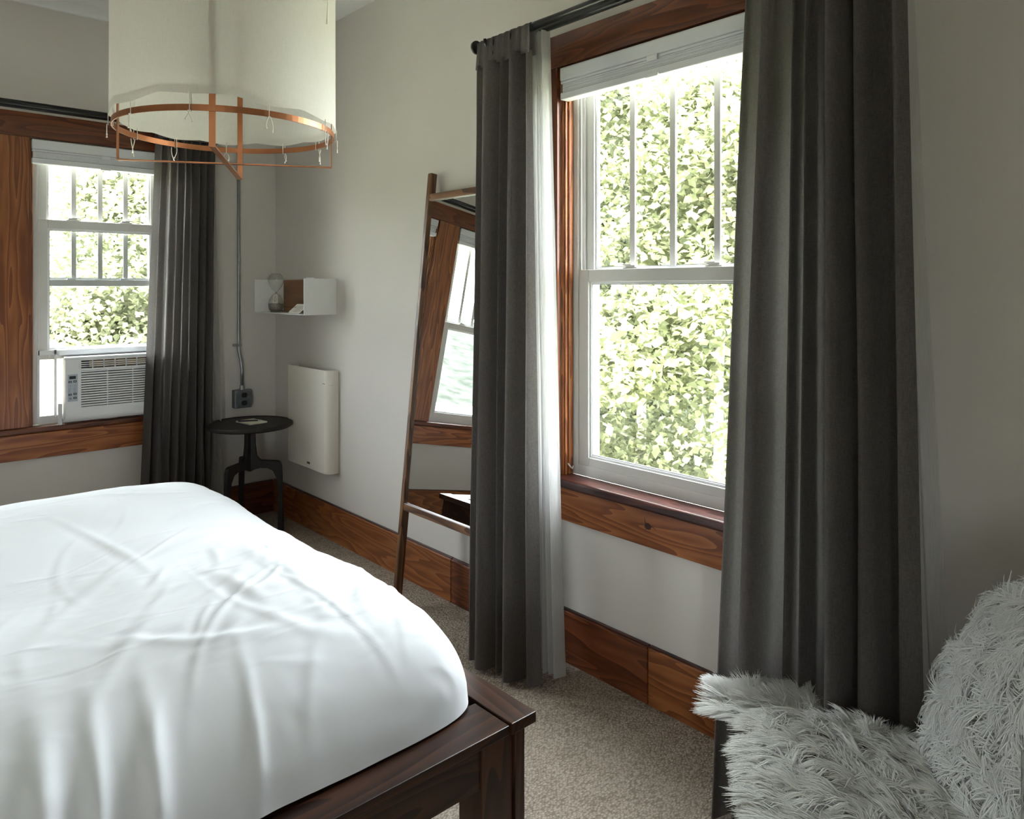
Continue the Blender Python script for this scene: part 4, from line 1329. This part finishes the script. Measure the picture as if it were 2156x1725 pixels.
    o = bpy.data.objects.new('wool', me)
    COL.objects.link(o)
    o.parent = r; o.matrix_parent_inverse = r.matrix_basis.inverted()
    o['kind'] = 'stuff'
    return r

def seat_surf(u, v):
    # u: 0 at the crease .. 1 at the front edge; v: 0 near side .. 1 far side
    f0 = lerp(-0.89, -0.41, u)
    wmax = 1.50 + 0.14 * smoothstep(-0.86, -0.74, f0) + 0.22 * smoothstep(-0.73, -0.60, f0)
    w = lerp(0.98, wmax, v)
    fm = -0.405 - 0.085 * math.exp(-((w - 1.675) / 0.04) ** 2) + 0.012 * math.sin(w * 23)
    f = lerp(-0.89, fm, u)
    z = 0.416 + 0.008 * math.sin(w * 9) * math.sin(f * 8)
    z -= 0.5 * max(0, w - 1.70) * (1 - 0.9 * smoothstep(1.74, 1.85, w))
    z += 0.10 * smoothstep(-0.82, -0.90, f) if f < -0.82 else 0
    return cp(w, f, z)
sheepskin('sheepskin', 'white sheepskin spread over the seat of the chair', seat_surf, (0, 0, 1), 40000, lambda a, b: (0.8, 0.45), 21, 0.058)

def back_surf(u, v):
    # u: 0 bottom .. 1 top; v: 0 near .. 1 far
    h = lerp(0.02, 0.475, u)
    half = lerp(0.345, 0.215, smoothstep(0.25, 1.0, u))
    wc = 1.345
    x = (v - 0.5) * 2
    w = wc + half * x
    base = cp(w, -0.815, 0.40)
    bulge = 0.045 * (1 - x * x) * 1.0
    wrap = -0.028 * abs(x) ** 3
    h *= 1 - 0.22 * u * x * x * x * x
    p = base + BACK_DIR * h + FV * (bulge + wrap)
    if u > 0.85:
        p = p - FV * (u - 0.85) * 0.35
    return p
sheepskin('sheepskin', 'white sheepskin hung over the backrest of the chair', back_surf, tuple(FV), 24000, lambda a, b: (-0.5, 0.55 if b > 0.5 else -0.3), 33, 0.066)

# ------------------------------------------------------------------ glass tumbler on a stand beside the chair
def build_tumbler():
    d = Vector((0, 0, 0))
    C = (0.965, 0.192)
    zt = 0.705
    r = empty('stand', (1.03, 0.135, 0), label='small round black stand beside the chair', cat='table')
    MB().lathe([(0.135, -0.018), (0.14, -0.012), (0.14, -0.002), (0.137, 0), (0.001, 0)], (1.03, 0.135, zt), 48).build('table_top', tabwood, r, smooth=False)
    MB().tube([(1.03, 0.135, 0.01), (1.03, 0.135, zt - 0.0185)], 0.014, 16).build('post', black_metal, r)
    MB().lathe([(0.12, 0), (0.12, 0.008), (0.02, 0.016)], (1.03, 0.135, 0), 40).build('base', black_metal, r, smooth=False)
    prof = [(0.001, 0.0), (0.032, 0.0), (0.034, 0.004), (0.036, 0.10), (0.036, 0.183), (0.0345, 0.186), (0.033, 0.183), (0.0325, 0.10), (0.031, 0.012), (0.001, 0.010)]
    o = MB().lathe(prof, (C[0], C[1], zt + 0.0005), 48, cap=False).build('drinking_glass', clear_glass, smooth=True)
    tag(o, 'tall clear drinking glass standing on the small black stand', 'glass')
build_tumbler()

# ------------------------------------------------------------------ outdoors
GZ = -3.2
gm = MB()
def gz(x, y):
    r = math.hypot(x, y)
    return GZ + 0.25 * noise.noise(Vector((x * 0.08, y * 0.08, 0))) - 0.012 * max(0, r - 20) * 0.5
gm.grid(60, 60, lambda u, v: ((u - 0.5) * 500, (v - 0.5) * 500, gz((u - 0.5) * 500, (v - 0.5) * 500)))
tag(gm.build('ground', grass, smooth=True), 'pale sunlit meadow outside the windows', kind='structure')
def hill(u, v):
    a = lerp(-1.0, 1.6, u)
    rr = lerp(150, 420, v)
    h = 64 * math.sin(min(1.0, v * 1.5) * math.pi / 2) * (0.75 + 0.25 * math.sin(a * 3 + 1)) + 3 * noise.noise(Vector((a * 14, v * 9, 2)))
    return (rr * math.sin(a), rr * math.cos(a), -8 + h)
tag(MB().grid(120, 40, hill).build('hill', hill_mat, smooth=True), 'distant wooded hill beyond the meadow', kind='structure')

def leaves_mesh(name, P, size, mat, parent, seed, upbias=0.8):
    rg = np.random.default_rng(seed)
    n = len(P)
    nr = rg.normal(0, 0.6, (n, 3)); nr[:, 2] += upbias; nr /= np.linalg.norm(nr, axis=1, keepdims=True)
    a = np.cross(nr, rg.normal(0, 1, (n, 3))); a /= np.linalg.norm(a, axis=1, keepdims=True)
    b = np.cross(nr, a)
    s = (size * rg.uniform(0.7, 1.3, n))[:, None]
    V = np.stack([P - a * s * 0.55, P - a * s * 0.05 + b * s * 0.46 + nr * s * 0.16, P + a * s * 0.30 + b * s * 0.24 + nr * s * 0.08, P + a * s * 0.62 - nr * s * 0.1,
                  P + a * s * 0.30 - b * s * 0.24 + nr * s * 0.08, P - a * s * 0.05 - b * s * 0.46 + nr * s * 0.16], 1).reshape(-1, 3)
    k = np.arange(n, dtype=np.int32)[:, None] * 6
    F = np.concatenate([k + np.array([0, 3, 2, 1], np.int32), k + np.array([0, 5, 4, 3], np.int32)], 1).ravel().astype(np.int32)
    me = bpy.data.meshes.new(name)
    me.vertices.add(n * 6); me.vertices.foreach_set('co', V.astype(np.float32).ravel())
    me.loops.add(n * 8); me.loops.foreach_set('vertex_index', F)
    me.polygons.add(n * 2); me.polygons.foreach_set('loop_start', np.arange(0, n * 8, 4, dtype=np.int32))
    me.update(calc_edges=True)
    me.materials.append(mat)
    o = bpy.data.objects.new(name, me)
    COL.objects.link(o); o.parent = parent; o.matrix_parent_inverse = parent.matrix_basis.inverted()
    o['kind'] = 'stuff'
    return o

def tree(name, label, x, y, height, crown, n_leaves, size, seed, mat, tmat, low=0.12, trunk=0.13, nb=26, sigma=0.30):
    rg = random.Random(seed); nrg = np.random.default_rng(seed)
    zb = gz(x, y) - 0.1
    r = empty(name, (x, y, zb), label=label, cat='tree', group='trees outside the windows')
    mb = MB()
    pts, px, py = [], x, y
    for k in range(7):
        t = k / 6
        pts.append(Vector((px, py, zb + height * 0.93 * t)))
        px += rg.uniform(-0.10, 0.10); py += rg.uniform(-0.10, 0.10)
    mb.tube(pts, [lerp(trunk, trunk * 0.15, k / 6) for k in range(7)], 10)
    C = []
    for i in range(nb):
        t = lerp(low, 0.97, (i + rg.random()) / nb)
        k = t * 6; j = min(int(k), 5)
        p = pts[j].lerp(pts[j + 1], k - j)
        a = rg.uniform(0, 2 * math.pi)
        reach = crown * (math.sin(math.pi * min(1, 0.25 + 0.72 * t)) ** 0.7) * rg.uniform(0.65, 1.05)
        q = p + Vector((math.cos(a) * reach, math.sin(a) * reach, reach * rg.uniform(0.0, 0.45)))
        mid = p.lerp(q, 0.5) + Vector((0, 0, 0.06 * reach))
        mb.tube([p, mid, q], [trunk * 0.32 * (1.1 - t), trunk * 0.2 * (1.1 - t), 0.004], 6)
        for s in (0.3, 0.45, 0.6, 0.75, 0.9, 1.0):
            b = p.lerp(mid, s * 2) if s < 0.5 else mid.lerp(q, s * 2 - 1)
            C.append((b.x, b.y, b.z, 0.3 + s))
    C = np.array(C)
    w = C[:, 3] / C[:, 3].sum()
    pick = nrg.choice(len(C), n_leaves, p=w)
    P = C[pick, :3] + nrg.normal(0, 1, (n_leaves, 3)) * np.array([sigma * crown, sigma * crown, sigma * crown * 0.42]) * (0.6 + 0.5 * nrg.random((n_leaves, 1)))
    mb.build('trunk', tmat, r, smooth=True)
    leaves_mesh('foliage', P, size, mat, r, seed)
    return r

tree('maple_tree', 'leafy maple filling the large window outside', 7.6, 5.9, 8.8, 2.1, 30000, 0.085, 1, leaf_a, birch, trunk=0.09, low=0.08)
tree('maple_tree', 'pale trunked maple standing outside the large window', 6.9, 4.35, 7.6, 1.7, 28000, 0.085, 2, leaf_a, birch, trunk=0.085, low=0.10)
tree('forest_tree', 'tall forest tree behind the maples outside the large window', 11.0, 9.2, 13.0, 3.2, 26000, 0.16, 3, leaf_b, bark, low=0.04)
tree('forest_tree', 'tall forest tree behind the maples outside the large window', 12.4, 6.6, 13.5, 3.2, 26000, 0.16, 4, leaf_b, bark, low=0.04)
tree('forest_tree', 'tall forest tree behind the maples outside the large window', 9.0, 9.6, 12.0, 2.8, 26000, 0.15, 5, leaf_b, bark, low=0.04)
tree('forest_tree', 'tall forest tree behind the maples outside the large window', 15.0, 11.0, 15.0, 3.8, 26000, 0.24, 6, leaf_b, bark, low=0.04)
tree('shrub_tree', 'bushy pale shrub seen through the back window', 3.3, 15.5, 4.6, 1.9, 16000, 0.11, 7, leaf_c, bark, low=0.06, trunk=0.07)
tree('shrub_tree', 'bushy pale shrub seen through the back window', 5.0, 16.5, 4.8, 2.0, 16000, 0.11, 8, leaf_c, bark, low=0.06, trunk=0.07)
tree('shrub_tree', 'bushy pale shrub seen through the back window', 2.75, 18.0, 6.2, 2.0, 14000, 0.11, 9, leaf_c, bark, low=0.06, trunk=0.07)
tree('maple_tree', 'yellow green tree seen beside the curtain through the back window', 4.0, 14.2, 8.2, 2.0, 18000, 0.11, 10, leaf_c, bark, low=0.3, trunk=0.10)
tree('maple_tree', 'yellow green tree seen beside the curtain through the back window', 7.4, 19.0, 9.5, 2.6, 18000, 0.15, 11, leaf_c, bark, low=0.2, trunk=0.12)
